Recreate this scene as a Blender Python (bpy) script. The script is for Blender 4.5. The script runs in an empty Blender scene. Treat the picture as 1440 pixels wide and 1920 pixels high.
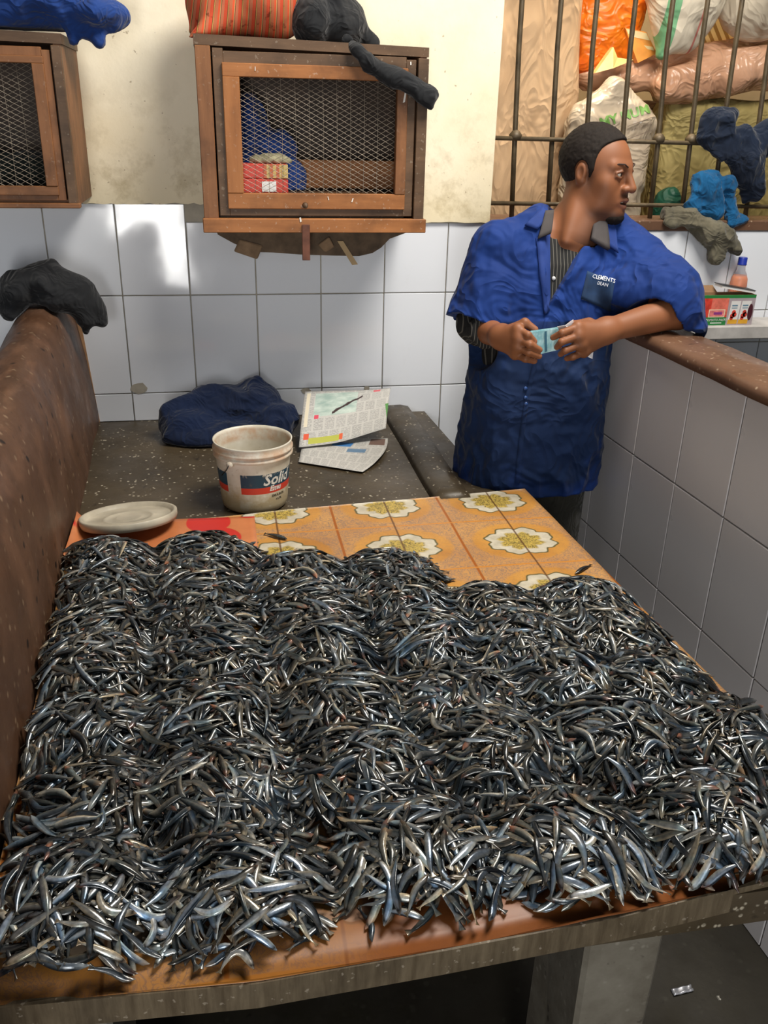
import bpy, bmesh, math, random
import numpy as np
from mathutils import Matrix, Vector, Euler

S = bpy.context.scene
COL = S.collection
random.seed(7)
RNG = np.random.default_rng(11)

# ---------------------------------------------------------------- camera
CF, CYAW, CPITCH, CROLL = 1656.95, 0.1879, 0.4206, 0.0238
CAM_O = np.array([0.0, 0.0, 1.65])
def _cam_axes():
    cy, sy, cp, sp = math.cos(CYAW), math.sin(CYAW), math.cos(CPITCH), math.sin(CPITCH)
    f = np.array([sy*cp, cy*cp, -sp]); r = np.array([cy, -sy, 0.0]); u = np.cross(r, f)
    c, s = math.cos(CROLL), math.sin(CROLL)
    return c*r + s*u, -s*r + c*u, f
CR, CU, CFW = _cam_axes()
cam_data = bpy.data.cameras.new('camera')
cam = bpy.data.objects.new('camera', cam_data); COL.objects.link(cam)
cam_data.sensor_fit = 'VERTICAL'; cam_data.sensor_height = 36.0
cam_data.lens = CF/1920*36.0; cam_data.clip_start = 0.02
M = Matrix.Identity(4)
for i in range(3):
    M[i][0], M[i][1], M[i][2], M[i][3] = CR[i], CU[i], -CFW[i], CAM_O[i]
cam.matrix_world = M
S.camera = cam

# ---------------------------------------------------------------- light and exposure
S.view_settings.view_transform = 'Standard'; S.view_settings.look = 'None'
S.view_settings.gamma = 1.0; S.view_settings.use_curve_mapping = False
S.view_settings.exposure = 0.0
world = bpy.data.worlds.new('world'); S.world = world; world.use_nodes = True
bg = world.node_tree.nodes['Background']
bg.inputs['Color'].default_value = (0.78, 0.88, 1.0, 1); bg.inputs['Strength'].default_value = 0.11

def area(name, loc, target, sx, sy, power, color):
    l = bpy.data.lights.new(name, 'AREA'); l.shape = 'RECTANGLE'; l.size = sx; l.size_y = sy
    l.energy = power; l.color = color
    o = bpy.data.objects.new(name, l); COL.objects.link(o)
    o.location = loc
    o.rotation_euler = (Vector(target)-Vector(loc)).to_track_quat('-Z', 'Y').to_euler()
    return o
# open market side behind the photographer, a bright doorway in it, a skylight over the stall, an added warm fill lamp in the store room
area('open_side', (0.9, -2.6, 2.3), (0.2, 2.8, 1.5), 2.6, 2.0, 12, (0.88, 0.94, 1.0))
area('doorway', (-0.56, -2.9, 1.05), (-0.3, 2.8, 1.1), 0.60, 2.0, 92, (1.0, 0.98, 0.95))
area('skylight', (1.15, 1.55, 3.3), (0.45, 2.45, 0.9), 1.3, 0.8, 105, (1.0, 0.94, 0.85))
area('store_fill', (1.3, 3.0, 2.75), (1.3, 3.3, 1.2), 1.4, 0.3, 48, (1.0, 0.86, 0.66))

# ---------------------------------------------------------------- helpers
def at(x, y, Y):
    d = (x-720)/CF*CR - (y-960)/CF*CU + CFW
    return CAM_O + d*((Y-CAM_O[1])/d[1])
def rays(px):
    px = np.asarray(px, float)
    d = ((px[:, 0]-720)/CF)[:, None]*CR - ((px[:, 1]-960)/CF)[:, None]*CU + CFW
    return d/np.linalg.norm(d, axis=1)[:, None]
def tag(o, label=None, cat=None, group=None, kind=None):
    if label: o['label'] = label
    if cat: o['category'] = cat
    if group: o['group'] = group
    if kind: o['kind'] = kind
    return o
def empty(name, loc, label, cat, group=None, rz=0.0):
    o = bpy.data.objects.new(name, None); COL.objects.link(o)
    o.empty_display_size = 0.05
    o.location = loc; o.rotation_euler = (0, 0, rz)
    return tag(o, label, cat, group)
def link_mesh(name, me, parent=None):
    o = bpy.data.objects.new(name, me); COL.objects.link(o)
    if parent is not None:
        o.parent = parent
        if parent.type == 'EMPTY' or True:
            o.matrix_parent_inverse = Matrix.Translation(-Vector(parent_loc(parent))) if parent.rotation_euler.z == 0 else Matrix.Identity(4)
    return o
def parent_loc(p):
    v = Vector(p.location)
    q = p.parent
    while q is not None:
        v = v + Vector(q.location) + q_off(p); p = q; q = q.parent
    return v
def q_off(p):
    return p.matrix_parent_inverse.to_translation()
def np_mesh(name, V, F, mat=None, parent=None, smooth=True, cols=None, extra=None):
    """V (n,3) ; F list of tuples or an int array (m,3|4)"""
    me = bpy.data.meshes.new(name)
    V = np.asarray(V, dtype=np.float32)
    if isinstance(F, np.ndarray):
        k = F.shape[1]; m = len(F)
        me.vertices.add(len(V)); me.vertices.foreach_set('co', V.ravel())
        me.loops.add(m*k); me.loops.foreach_set('vertex_index', F.astype(np.int32).ravel())
        me.polygons.add(m)
        me.polygons.foreach_set('loop_start', np.arange(0, m*k, k, dtype=np.int32))
        me.polygons.foreach_set('loop_total', np.full(m, k, dtype=np.int32))
        me.update(calc_edges=True); me.validate()
    else:
        me.from_pydata([tuple(map(float, v)) for v in V], [], F); me.update()
    if smooth:
        me.polygons.foreach_set('use_smooth', np.ones(len(me.polygons), dtype=bool))
    if cols is not None:
        a = me.color_attributes.new('col', 'FLOAT_COLOR', 'POINT')
        c = np.asarray(cols, dtype=np.float32)
        if c.shape[1] == 3: c = np.hstack([c, np.ones((len(c), 1), np.float32)])
        a.data.foreach_set('color', c.ravel())
    if mat is not None:
        for m_ in (mat if isinstance(mat, (list, tuple)) else [mat]): me.materials.append(m_)
    return link_mesh(name, me, parent)
class MB:
    """collects shapes into one mesh"""
    def __init__(s): s.bm = bmesh.new()
    def box(s, lo, hi, bevel=0.0, rot=None, jit=0.0):
        r = bmesh.ops.create_cube(s.bm, size=1.0)
        vs = r['verts']; lo = Vector(lo); hi = Vector(hi); c = (lo+hi)/2; d = hi-lo
        for v in vs:
            v.co = Vector((v.co.x*d.x, v.co.y*d.y, v.co.z*d.z))
            if jit: v.co += Vector((random.uniform(-jit, jit), random.uniform(-jit, jit), random.uniform(-jit, jit)))
        if rot is not None:
            for v in vs: v.co = rot @ v.co
        for v in vs: v.co += c
        if bevel > 0:
            es = list({e for v in vs for e in v.link_edges})
            bmesh.ops.bevel(s.bm, geom=es, offset=bevel, segments=1, affect='EDGES', profile=0.5)
        return s
    def prism(s, pts, thick):
        """pts 3D polygon, extruded by vector thick"""
        a = [s.bm.verts.new(p) for p in pts]; b = [s.bm.verts.new(Vector(p)+Vector(thick)) for p in pts]
        s.bm.faces.new(a); s.bm.faces.new(list(reversed(b)))
        n = len(a)
        for i in range(n): s.bm.faces.new((a[i], b[i], b[(i+1) % n], a[(i+1) % n]))
        return s
    def tube(s, pts, r, n=8, closed=False):
        pts = [Vector(p) for p in pts]; rs = r if isinstance(r, (list, tuple)) else [r]*len(pts)
        rings = []; up = None
        for i, p in enumerate(pts):
            t = (pts[min(i+1, len(pts)-1)]-pts[max(i-1, 0)]).normalized()
            if up is None:
                up = Vector((0, 0, 1)) if abs(t.z) < 0.9 else Vector((1, 0, 0))
            x = t.cross(up).normalized(); y = x.cross(t).normalized(); up = y
            rings.append([s.bm.verts.new(p+(x*math.cos(2*math.pi*k/n)+y*math.sin(2*math.pi*k/n))*rs[i]) for k in range(n)])
        for a, b in zip(rings, rings[1:]):
            for k in range(n): s.bm.faces.new((a[k], a[(k+1) % n], b[(k+1) % n], b[k]))
        s.bm.faces.new(list(reversed(rings[0]))); s.bm.faces.new(rings[-1])
        return s
    def lathe(s, prof, c, n=48):
        rings = []
        for (r, z) in prof:
            rings.append([s.bm.verts.new((c[0]+r*math.cos(2*math.pi*k/n), c[1]+r*math.sin(2*math.pi*k/n), c[2]+z)) for k in range(n)])
        for a, b in zip(rings, rings[1:]):
            for k in range(n): s.bm.faces.new((a[k], a[(k+1) % n], b[(k+1) % n], b[k]))
        s.bm.faces.new(list(reversed(rings[0]))); s.bm.faces.new(rings[-1])
        return s
    def build(s, name, mat, parent=None, smooth=False, local=False):
        bmesh.ops.recalc_face_normals(s.bm, faces=s.bm.faces)
        me = bpy.data.meshes.new(name); s.bm.to_mesh(me); s.bm.free()
        if mat is not None:
            for m_ in (mat if isinstance(mat, (list, tuple)) else [mat]): me.materials.append(m_)
        if smooth: me.polygons.foreach_set('use_smooth', np.ones(len(me.polygons), dtype=bool))
        return link_mesh(name, me, parent)

# --- vectorised value noise
def vnoise(P, scale=1.0, seed=0):
    P = np.asarray(P, float)*scale + seed*17.31
    i = np.floor(P).astype(np.int64); f = P-i; f = f*f*(3-2*f)
    def h(x, y, z):
        n = (x*73856093) ^ (y*19349663) ^ (z*83492791)
        n = (n ^ (n >> 13))*1274126177 & 0x7fffffff
        n = (n ^ (n >> 15))*60493 & 0x7fffffff
        return (n & 0xffff)/65535.0*2-1
    x, y, z = i[..., 0], i[..., 1], i[..., 2]; a, b, c = f[..., 0], f[..., 1], f[..., 2]
    def lx(yy, zz): return h(x, yy, zz)*(1-a)+h(x+1, yy, zz)*a
    return ((lx(y, z)*(1-b)+lx(y+1, z)*b)*(1-c)+(lx(y, z+1)*(1-b)+lx(y+1, z+1)*b)*c)
# --- signed distance primitives (P is (n,3))
def smin(a, b, k):
    h = np.clip(0.5+0.5*(b-a)/k, 0, 1); return b*(1-h)+a*h-k*h*(1-h)
def smax(a, b, k): return -smin(-a, -b, k)
def sd_cone(P, a, b, ra, rb):
    a = np.asarray(a, float); b = np.asarray(b, float); d = b-a
    t = np.clip(((P-a)@d)/max(d@d, 1e-12), 0, 1)
    return np.linalg.norm(P-(a+t[:, None]*d), axis=1)-(ra+(rb-ra)*t)
def sd_ell(P, c, r, Rm=None):
    q = P-np.asarray(c, float)
    if Rm is not None: q = q@Rm
    r = np.asarray(r, float)
    k0 = np.linalg.norm(q/r, axis=1); k1 = np.linalg.norm(q/(r*r), axis=1)
    return k0*(k0-1.0)/np.maximum(k1, 1e-9)
def sd_box(P, c, b, r, Rm=None):
    q = P-np.asarray(c, float)
    if Rm is not None: q = q@Rm
    q = np.abs(q)-(np.asarray(b, float)-r)
    return np.linalg.norm(np.maximum(q, 0), axis=1)+np.minimum(q.max(axis=1), 0)-r
def folds(P, amp, scale, seed, stretch=(1, 1, 1)):
    Q = P*np.asarray(stretch)
    w = np.stack([vnoise(Q, scale*0.6, seed+1), vnoise(Q, scale*0.6, seed+2), vnoise(Q, scale*0.6, seed+3)], -1)*0.35/scale
    n = vnoise(Q+w, scale, seed); m = vnoise(Q+w, scale*2.3, seed+5)
    return amp*((1-np.abs(n)*2.2)+0.35*(1-np.abs(m)*2.0)-0.4)
# --- sparse surface nets
def surface_nets(fn, lo, hi, h, B=14):
    lo = np.asarray(lo, float); n = np.ceil((np.asarray(hi)-lo)/h).astype(int)+1
    nb = np.ceil(n/B).astype(int)
    bi = np.stack(np.meshgrid(*[np.arange(k) for k in nb], indexing='ij'), -1).reshape(-1, 3)
    ctr = lo+(bi*B+B/2)*h
    dc = fn(ctr)
    act = bi[np.abs(dc) < B*h*0.87*1.35+0.012]
    N1 = np.array([nb[1]*B+2, nb[2]*B+2])
    def gid(i, j, k): return (i*N1[0]+j)*N1[1]+k
    r = np.arange(B+1); L = np.stack(np.meshgrid(r, r, r, indexing='ij'), -1).reshape(-1, 3)
    ids, vs, quads = [], [], []
    corner = [(a, b, c) for a in (0, 1) for b in (0, 1) for c in (0, 1)]
    edges = [(p, q) for p in range(8) for q in range(p+1, 8) if sum(abs(np.array(corner[p])-np.array(corner[q]))) == 1]
    CH = 24
    for s0 in range(0, len(act), CH):
        blk = act[s0:s0+CH]
        G = (blk[:, None, :]*B+L[None]).reshape(-1, 3)
        val = fn(lo+G*h).reshape(len(blk), B+1, B+1, B+1)
        for t, b in enumerate(blk):
            V = val[t]; s = V < 0
            if s.all() or not s.any(): continue
            cs = [s[a:a+B, c:c+B, d:d+B] for a, c, d in corner]
            cv = [V[a:a+B, c:c+B, d:d+B] for a, c, d in corner]
            sm = sum(x.astype(int) for x in cs); m = (sm > 0) & (sm < 8)
            if not m.any(): continue
            idx = np.argwhere(m); acc = np.zeros((len(idx), 3)); cnt = np.zeros(len(idx))
            vv = [c[m] for c in cv]
            for p, q in edges:
                ch = (vv[p] < 0) != (vv[q] < 0)
                tt = np.where(ch, vv[p]/np.where(np.abs(vv[p]-vv[q]) < 1e-12, 1, vv[p]-vv[q]), 0)
                pt = np.array(corner[p])[None]+tt[:, None]*(np.array(corner[q])-np.array(corner[p]))[None]
                acc += np.where(ch[:, None], pt, 0); cnt += ch
            g = b*B+idx
            vs.append(lo+(g+acc/cnt[:, None])*h); ids.append(gid(g[:, 0], g[:, 1], g[:, 2]))
            for ax in range(3):
                sl0 = [slice(0, B)]*3; sl1 = [slice(0, B)]*3; sl1[ax] = slice(1, B+1)
                A_, B_ = s[tuple(sl0)], s[tuple(sl1)]
                e = np.argwhere(A_ != B_)
                if len(e) == 0: continue
                flip = A_[A_ != B_]
                g = b*B+e; o1 = (ax+1) % 3; o2 = (ax+2) % 3
                q = []
                for d1, d2 in ((1, 1), (0, 1), (0, 0), (1, 0)):
                    gg = g.copy(); gg[:, o1] -= d1; gg[:, o2] -= d2
                    q.append(gid(gg[:, 0], gg[:, 1], gg[:, 2]))
                q = np.stack(q, 1); q[~flip] = q[~flip][:, ::-1]
                quads.append(q)
    ids = np.concatenate(ids); vs = np.concatenate(vs); quads = np.concatenate(quads)
    o = np.argsort(ids); ids = ids[o]; vs = vs[o]
    p = np.searchsorted(ids, quads); p = np.clip(p, 0, len(ids)-1)
    ok = (ids[p] == quads).all(axis=1)
    return vs, p[ok]
def sdf_obj(name, fn, lo, hi, h, mat, parent=None, colfn=None):
    V, F = surface_nets(fn, lo, hi, h)
    return np_mesh(name, V, F, mat, parent, True, colfn(V) if colfn else None)
def trace(fn, px, t0=0.8, t1=4.0, steps=60, origin=None):
    d = rays(px); t = np.full(len(d), t0)
    for _ in range(steps):
        t = np.minimum(t+np.clip(fn(CAM_O+d*t[:, None]), -0.05, 0.2)*0.8, t1)
    P = CAM_O+d*t[:, None]
    e = 1e-3
    g = np.stack([fn(P+np.eye(3)[i]*e)-fn(P-np.eye(3)[i]*e) for i in range(3)], 1)
    return P, g/np.maximum(np.linalg.norm(g, axis=1), 1e-9)[:, None]
def lay_patch(name, fn, quad, nu, nv, off, th, mat, parent, curve=None):
    """a thin piece of cloth lying on the surface fn; quad = 4 corners seen from the front"""
    q = np.array(quad, float); u, v = np.meshgrid(np.linspace(0, 1, nu+1), np.linspace(0, 1, nv+1), indexing='ij')
    u = u.ravel()[:, None]; v = v.ravel()[:, None]
    px = (q[0]*(1-u)+q[1]*u)*(1-v)+(q[3]*(1-u)+q[2]*u)*v
    if curve is not None: px = px+curve(u, v)
    P, N = trace(fn, px)
    A = P+N*(off+th); Bk = P+N*(off-0.001)
    n = (nu+1)*(nv+1); F = []
    def I(i, j): return i*(nv+1)+j
    for i in range(nu):
        for j in range(nv):
            F.append((I(i, j), I(i+1, j), I(i+1, j+1), I(i, j+1)))
            F.append((n+I(i, j), n+I(i, j+1), n+I(i+1, j+1), n+I(i+1, j)))
    ring = [I(i, 0) for i in range(nu+1)]+[I(nu, j) for j in range(1, nv+1)]+[I(i, nv) for i in range(nu-1, -1, -1)]+[I(0, j) for j in range(nv-1, 0, -1)]
    for a, b in zip(ring, ring[1:]+ring[:1]): F.append((a, n+a, n+b, b))
    o = np_mesh(name, np.vstack([A, Bk]), F, mat, parent, True)
    bm = bmesh.new(); bm.from_mesh(o.data); bmesh.ops.recalc_face_normals(bm, faces=bm.faces); bm.to_mesh(o.data); bm.free()
    return o
def text_mesh(name, body, size, mapper, mat, parent, extrude=0.0006, shear=0.0, bold=0.0, align='CENTER'):
    cu = bpy.data.curves.new(name, 'FONT'); cu.body = body; cu.size = size; cu.extrude = 0; cu.shear = shear
    cu.align_x = align; cu.align_y = 'CENTER'; cu.offset = bold; cu.resolution_u = 2
    o = bpy.data.objects.new(name, cu); COL.objects.link(o)
    dg = bpy.context.evaluated_depsgraph_get()
    me = bpy.data.meshes.new_from_object(o.evaluated_get(dg))
    COL.objects.unlink(o); bpy.data.objects.remove(o)
    bm = bmesh.new(); bm.from_mesh(me)
    bmesh.ops.triangulate(bm, faces=bm.faces)
    bmesh.ops.subdivide_edges(bm, edges=[e for e in bm.edges if e.calc_length() > size*0.25], cuts=2)
    P = np.array([v.co[:] for v in bm.verts])
    Q = mapper(P[:, 0], P[:, 1])
    for v, p in zip(bm.verts, Q): v.co = p
    bm.to_mesh(me); bm.free(); me.materials.clear(); me.materials.append(mat); me.name = name
    return link_mesh(name, me, parent)

# ---------------------------------------------------------------- materials
class NT:
    def __init__(s, name):
        s.m = bpy.data.materials.new(name); s.m.use_nodes = True
        s.t = s.m.node_tree; s.b = s.t.nodes['Principled BSDF']
    def n(s, typ, **kw):
        x = s.t.nodes.new(typ)
        for k, v in kw.items():
            if hasattr(x, k) and k not in x.inputs: setattr(x, k, v)
            else: x.inputs[k].default_value = v
        return x
    def l(s, a, b): s.t.links.new(a, b)
    def coords(s, scale=(1, 1, 1), rot=(0, 0, 0), kind='Object'):
        tc = s.n('ShaderNodeTexCoord'); mp = s.n('ShaderNodeMapping')
        mp.inputs['Scale'].default_value = scale; mp.inputs['Rotation'].default_value = rot
        s.l(tc.outputs[kind], mp.inputs['Vector']); return mp.outputs[0]
    def noise(s, vec, scale, detail=4, rough=0.55, out=0):
        x = s.n('ShaderNodeTexNoise'); x.inputs['Scale'].default_value = scale
        x.inputs['Detail'].default_value = detail; x.inputs['Roughness'].default_value = rough
        s.l(vec, x.inputs['Vector']); return x.outputs[out]
    def ramp(s, fac, stops, interp='LINEAR'):
        r = s.n('ShaderNodeValToRGB'); r.color_ramp.interpolation = interp
        e = r.color_ramp.elements
        while len(e) < len(stops): e.new(0.5)
        for i, (p, c) in enumerate(stops):
            e[i].position = p; e[i].color = (*c, 1) if len(c) == 3 else c
        s.l(fac, r.inputs[0]); return r.outputs[0]
    def mix(s, fac, a, b, blend='MIX'):
        x = s.n('ShaderNodeMix'); x.data_type = 'RGBA'; x.blend_type = blend
        for k, v in ((0, fac), (6, a), (7, b)):
            if hasattr(v, 'is_linked'): s.l(v, x.inputs[k])
            else: x.inputs[k].default_value = v if not isinstance(v, tuple) else ((*v, 1) if len(v) == 3 else v)
        return x.outputs[2]
    def math(s, op, a, b=0.0, c=0.0):
        x = s.n('ShaderNodeMath'); x.operation = op
        for i, v in enumerate((a, b, c)):
            if hasattr(v, 'is_linked'): s.l(v, x.inputs[i])
            else: x.inputs[i].default_value = v
        return x.outputs[0]
    def bump(s, h, strength, dist=0.002):
        b = s.n('ShaderNodeBump'); b.inputs['Strength'].default_value = strength; b.inputs['Distance'].default_value = dist
        s.l(h, b.inputs['Height']); s.l(b.outputs[0], s.b.inputs['Normal'])
    def set(s, color=None, rough=None, metal=None, spec=None, **kw):
        for k, v in (('Base Color', color), ('Roughness', rough), ('Metallic', metal), ('Specular IOR Level', spec)):
            if v is None: continue
            if hasattr(v, 'is_linked'): s.l(v, s.b.inputs[k])
            else: s.b.inputs[k].default_value = (*v, 1) if isinstance(v, tuple) and len(v) == 3 else v
        for k, v in kw.items():
            s.b.inputs[k.replace('_', ' ')].default_value = v
        return s.m
def plain(name, c, rough=0.6, metal=0.0, spec=0.5, var=0.12, scale=30, bump=0.0, **kw):
    N = NT(name); v = N.coords()
    f = N.noise(v, scale)
    col = N.ramp(f, [(0.25, tuple(x*(1-var) for x in c)), (0.75, tuple(min(1, x*(1+var)) for x in c))])
    if bump: N.bump(N.noise(v, scale*4), bump)
    return N.set(col, rough, metal, spec, **kw)
def wrinkle_bump(N, v, weave=900, scale=16, strength=0.42, dist=0.012):
    # creases: ridged, stretched noise, plus the weave
    n1 = N.n('ShaderNodeTexNoise'); n1.inputs['Scale'].default_value = scale; n1.inputs['Detail'].default_value = 2; n1.inputs['Distortion'].default_value = 1.2; N.l(v, n1.inputs['Vector'])
    r = N.math('SUBTRACT', 1.0, N.math('MULTIPLY', N.math('ABSOLUTE', N.math('SUBTRACT', n1.outputs[0], 0.5)), 5.0))
    b1 = N.n('ShaderNodeBump'); b1.inputs['Strength'].default_value = strength; b1.inputs['Distance'].default_value = dist; N.l(r, b1.inputs['Height'])
    b2 = N.n('ShaderNodeBump'); b2.inputs['Strength'].default_value = 0.12; b2.inputs['Distance'].default_value = 0.0006
    N.l(N.noise(v, weave, 1), b2.inputs['Height']); N.l(b1.outputs[0], b2.inputs['Normal']); N.l(b2.outputs[0], N.b.inputs['Normal'])
def sheer(name, c, rough=0.85, weave=900, var=0.25, spec=0.2):
    """woven cloth"""
    N = NT(name); v = N.coords()
    col = N.ramp(N.noise(v, 9, 5), [(0.3, tuple(x*(1-var) for x in c)), (0.7, tuple(min(1, x*(1+var)) for x in c))])
    wrinkle_bump(N, v, weave)
    return N.set(col, rough, 0, spec, Sheen_Weight=0.15)

def mat_plaster():
    N = NT('plaster'); v = N.coords()
    base = N.ramp(N.noise(v, 2.2, 6), [(0.3, (0.72, 0.62, 0.42)), (0.5, (0.82, 0.74, 0.56)), (0.7, (0.86, 0.80, 0.64))])
    sp = N.n('ShaderNodeSeparateXYZ'); tc = N.n('ShaderNodeTexCoord'); N.l(tc.outputs['Object'], sp.inputs[0])
    low = N.n('ShaderNodeMapRange'); low.inputs[1].default_value = 1.75; low.inputs[2].default_value = 1.38
    N.l(sp.outputs[2], low.inputs[0])
    dirt = N.math('MULTIPLY', N.ramp(N.noise(v, 9, 8, 0.7), [(0.48, (0, 0, 0)), (0.66, (1, 1, 1))]), N.math('MULTIPLY_ADD', low.outputs[0], 0.65, 0.06))
    c = N.mix(dirt, base, (0.33, 0.25, 0.13))
    band = N.math('MULTIPLY', N.ramp(low.outputs[0], [(0.55, (0, 0, 0)), (1, (1, 1, 1))]), 0.38)
    c = N.mix(band, c, (0.60, 0.50, 0.28))
    spots = N.ramp(N.noise(v, 55, 2), [(0.70, (0, 0, 0)), (0.74, (1, 1, 1))])
    c = N.mix(N.math('MULTIPLY', spots, 0.6), c, (0.25, 0.18, 0.10))
    N.bump(N.noise(v, 26, 7), 0.35, 0.004)
    return N.set(c, 0.85, 0, 0.25)
def mat_tile(name, c, var=0.05, rough=0.09, dirt=0.25):
    N = NT(name); v = N.coords()
    oi = N.n('ShaderNodeObjectInfo')
    base = N.ramp(oi.outputs['Random'], [(0, tuple(x*(1-var) for x in c)), (1, tuple(min(1, x*(1+var)) for x in c))])
    d = N.ramp(N.noise(v, 13, 7, 0.7), [(0.57, (0, 0, 0)), (0.75, (1, 1, 1))])
    col = N.mix(N.math('MULTIPLY', d, dirt), base, (0.42, 0.38, 0.33))
    r = N.ramp(N.noise(v, 6, 4), [(0.3, (rough,)*3), (0.7, (rough*2.2,)*3)])
    N.bump(N.noise(v, 7, 2), 0.12, 0.004)
    return N.set(col, r, 0, 0.55)
def mat_terrazzo(name, a, b, chip, chips=85, rough=0.45, amt=0.5, pits=0.0):
    N = NT(name); v = N.coords()
    base = N.ramp(N.noise(v, 5, 8, 0.65), [(0.3, a), (0.7, b)])
    vo = N.n('ShaderNodeTexVoronoi'); vo.inputs['Scale'].default_value = chips; N.l(v, vo.inputs['Vector'])
    m = N.math('MULTIPLY', N.ramp(vo.outputs['Distance'], [(0.16, (1, 1, 1)), (0.30, (0, 0, 0))]),
               N.ramp(N.noise(v, chips*0.55, 2), [(0.5, (0, 0, 0)), (0.6, (1, 1, 1))]))
    c = N.mix(N.math('MULTIPLY', m, amt), base, chip)
    dk = N.ramp(N.noise(v, 38, 3), [(0.66, (0, 0, 0)), (0.72, (1, 1, 1))])
    c = N.mix(N.math('MULTIPLY', dk, 0.55), c, tuple(x*0.25 for x in a))
    if pits:
        vp = N.n('ShaderNodeTexVoronoi'); vp.inputs['Scale'].default_value = 17; N.l(v, vp.inputs['Vector'])
        pm = N.math('MULTIPLY', N.ramp(vp.outputs['Distance'], [(0.10, (1, 1, 1)), (0.15, (0, 0, 0))]), N.ramp(N.noise(v, 5, 2), [(0.46, (0, 0, 0)), (0.52, (1, 1, 1))]))
        c = N.mix(N.math('MULTIPLY', pm, pits), c, (0.008, 0.005, 0.004))
        c = N.mix(N.math('MULTIPLY', N.ramp(N.noise(N.coords((14, 3, 1.2)), 3, 5), [(0.5, (0, 0, 0)), (0.7, (1, 1, 1))]), 0.28), c, tuple(min(1, x*2.4) for x in b))
    N.bump(N.noise(v, 60, 5), 0.25, 0.002)
    return N.set(c, N.ramp(N.noise(v, 9), [(0.3, (rough*0.7,)*3), (0.7, (rough*1.4,)*3)]), 0, 0.4)
def mat_wood(name, a, b, grain=(1, 1, 9), axis_scale=14, dark=0.5, fleck=0.0):
    N = NT(name); v = N.coords(grain)
    g = N.noise(v, axis_scale, 8, 0.65)
    c = N.ramp(g, [(0.3, a), (0.7, b)])
    v2 = N.coords()
    st = N.ramp(N.noise(v2, 7, 5, 0.6), [(0.45, (0, 0, 0)), (0.68, (1, 1, 1))])
    c = N.mix(N.math('MULTIPLY', st, dark), c, tuple(x*0.28 for x in a))
    if fleck:
        f = N.ramp(N.noise(v2, 95, 2), [(0.66, (0, 0, 0)), (0.70, (1, 1, 1))])
        c = N.mix(N.math('MULTIPLY', f, fleck), c, (0.55, 0.48, 0.38))
    N.bump(g, 0.3, 0.002)
    return N.set(c, 0.55, 0, 0.35)
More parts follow.
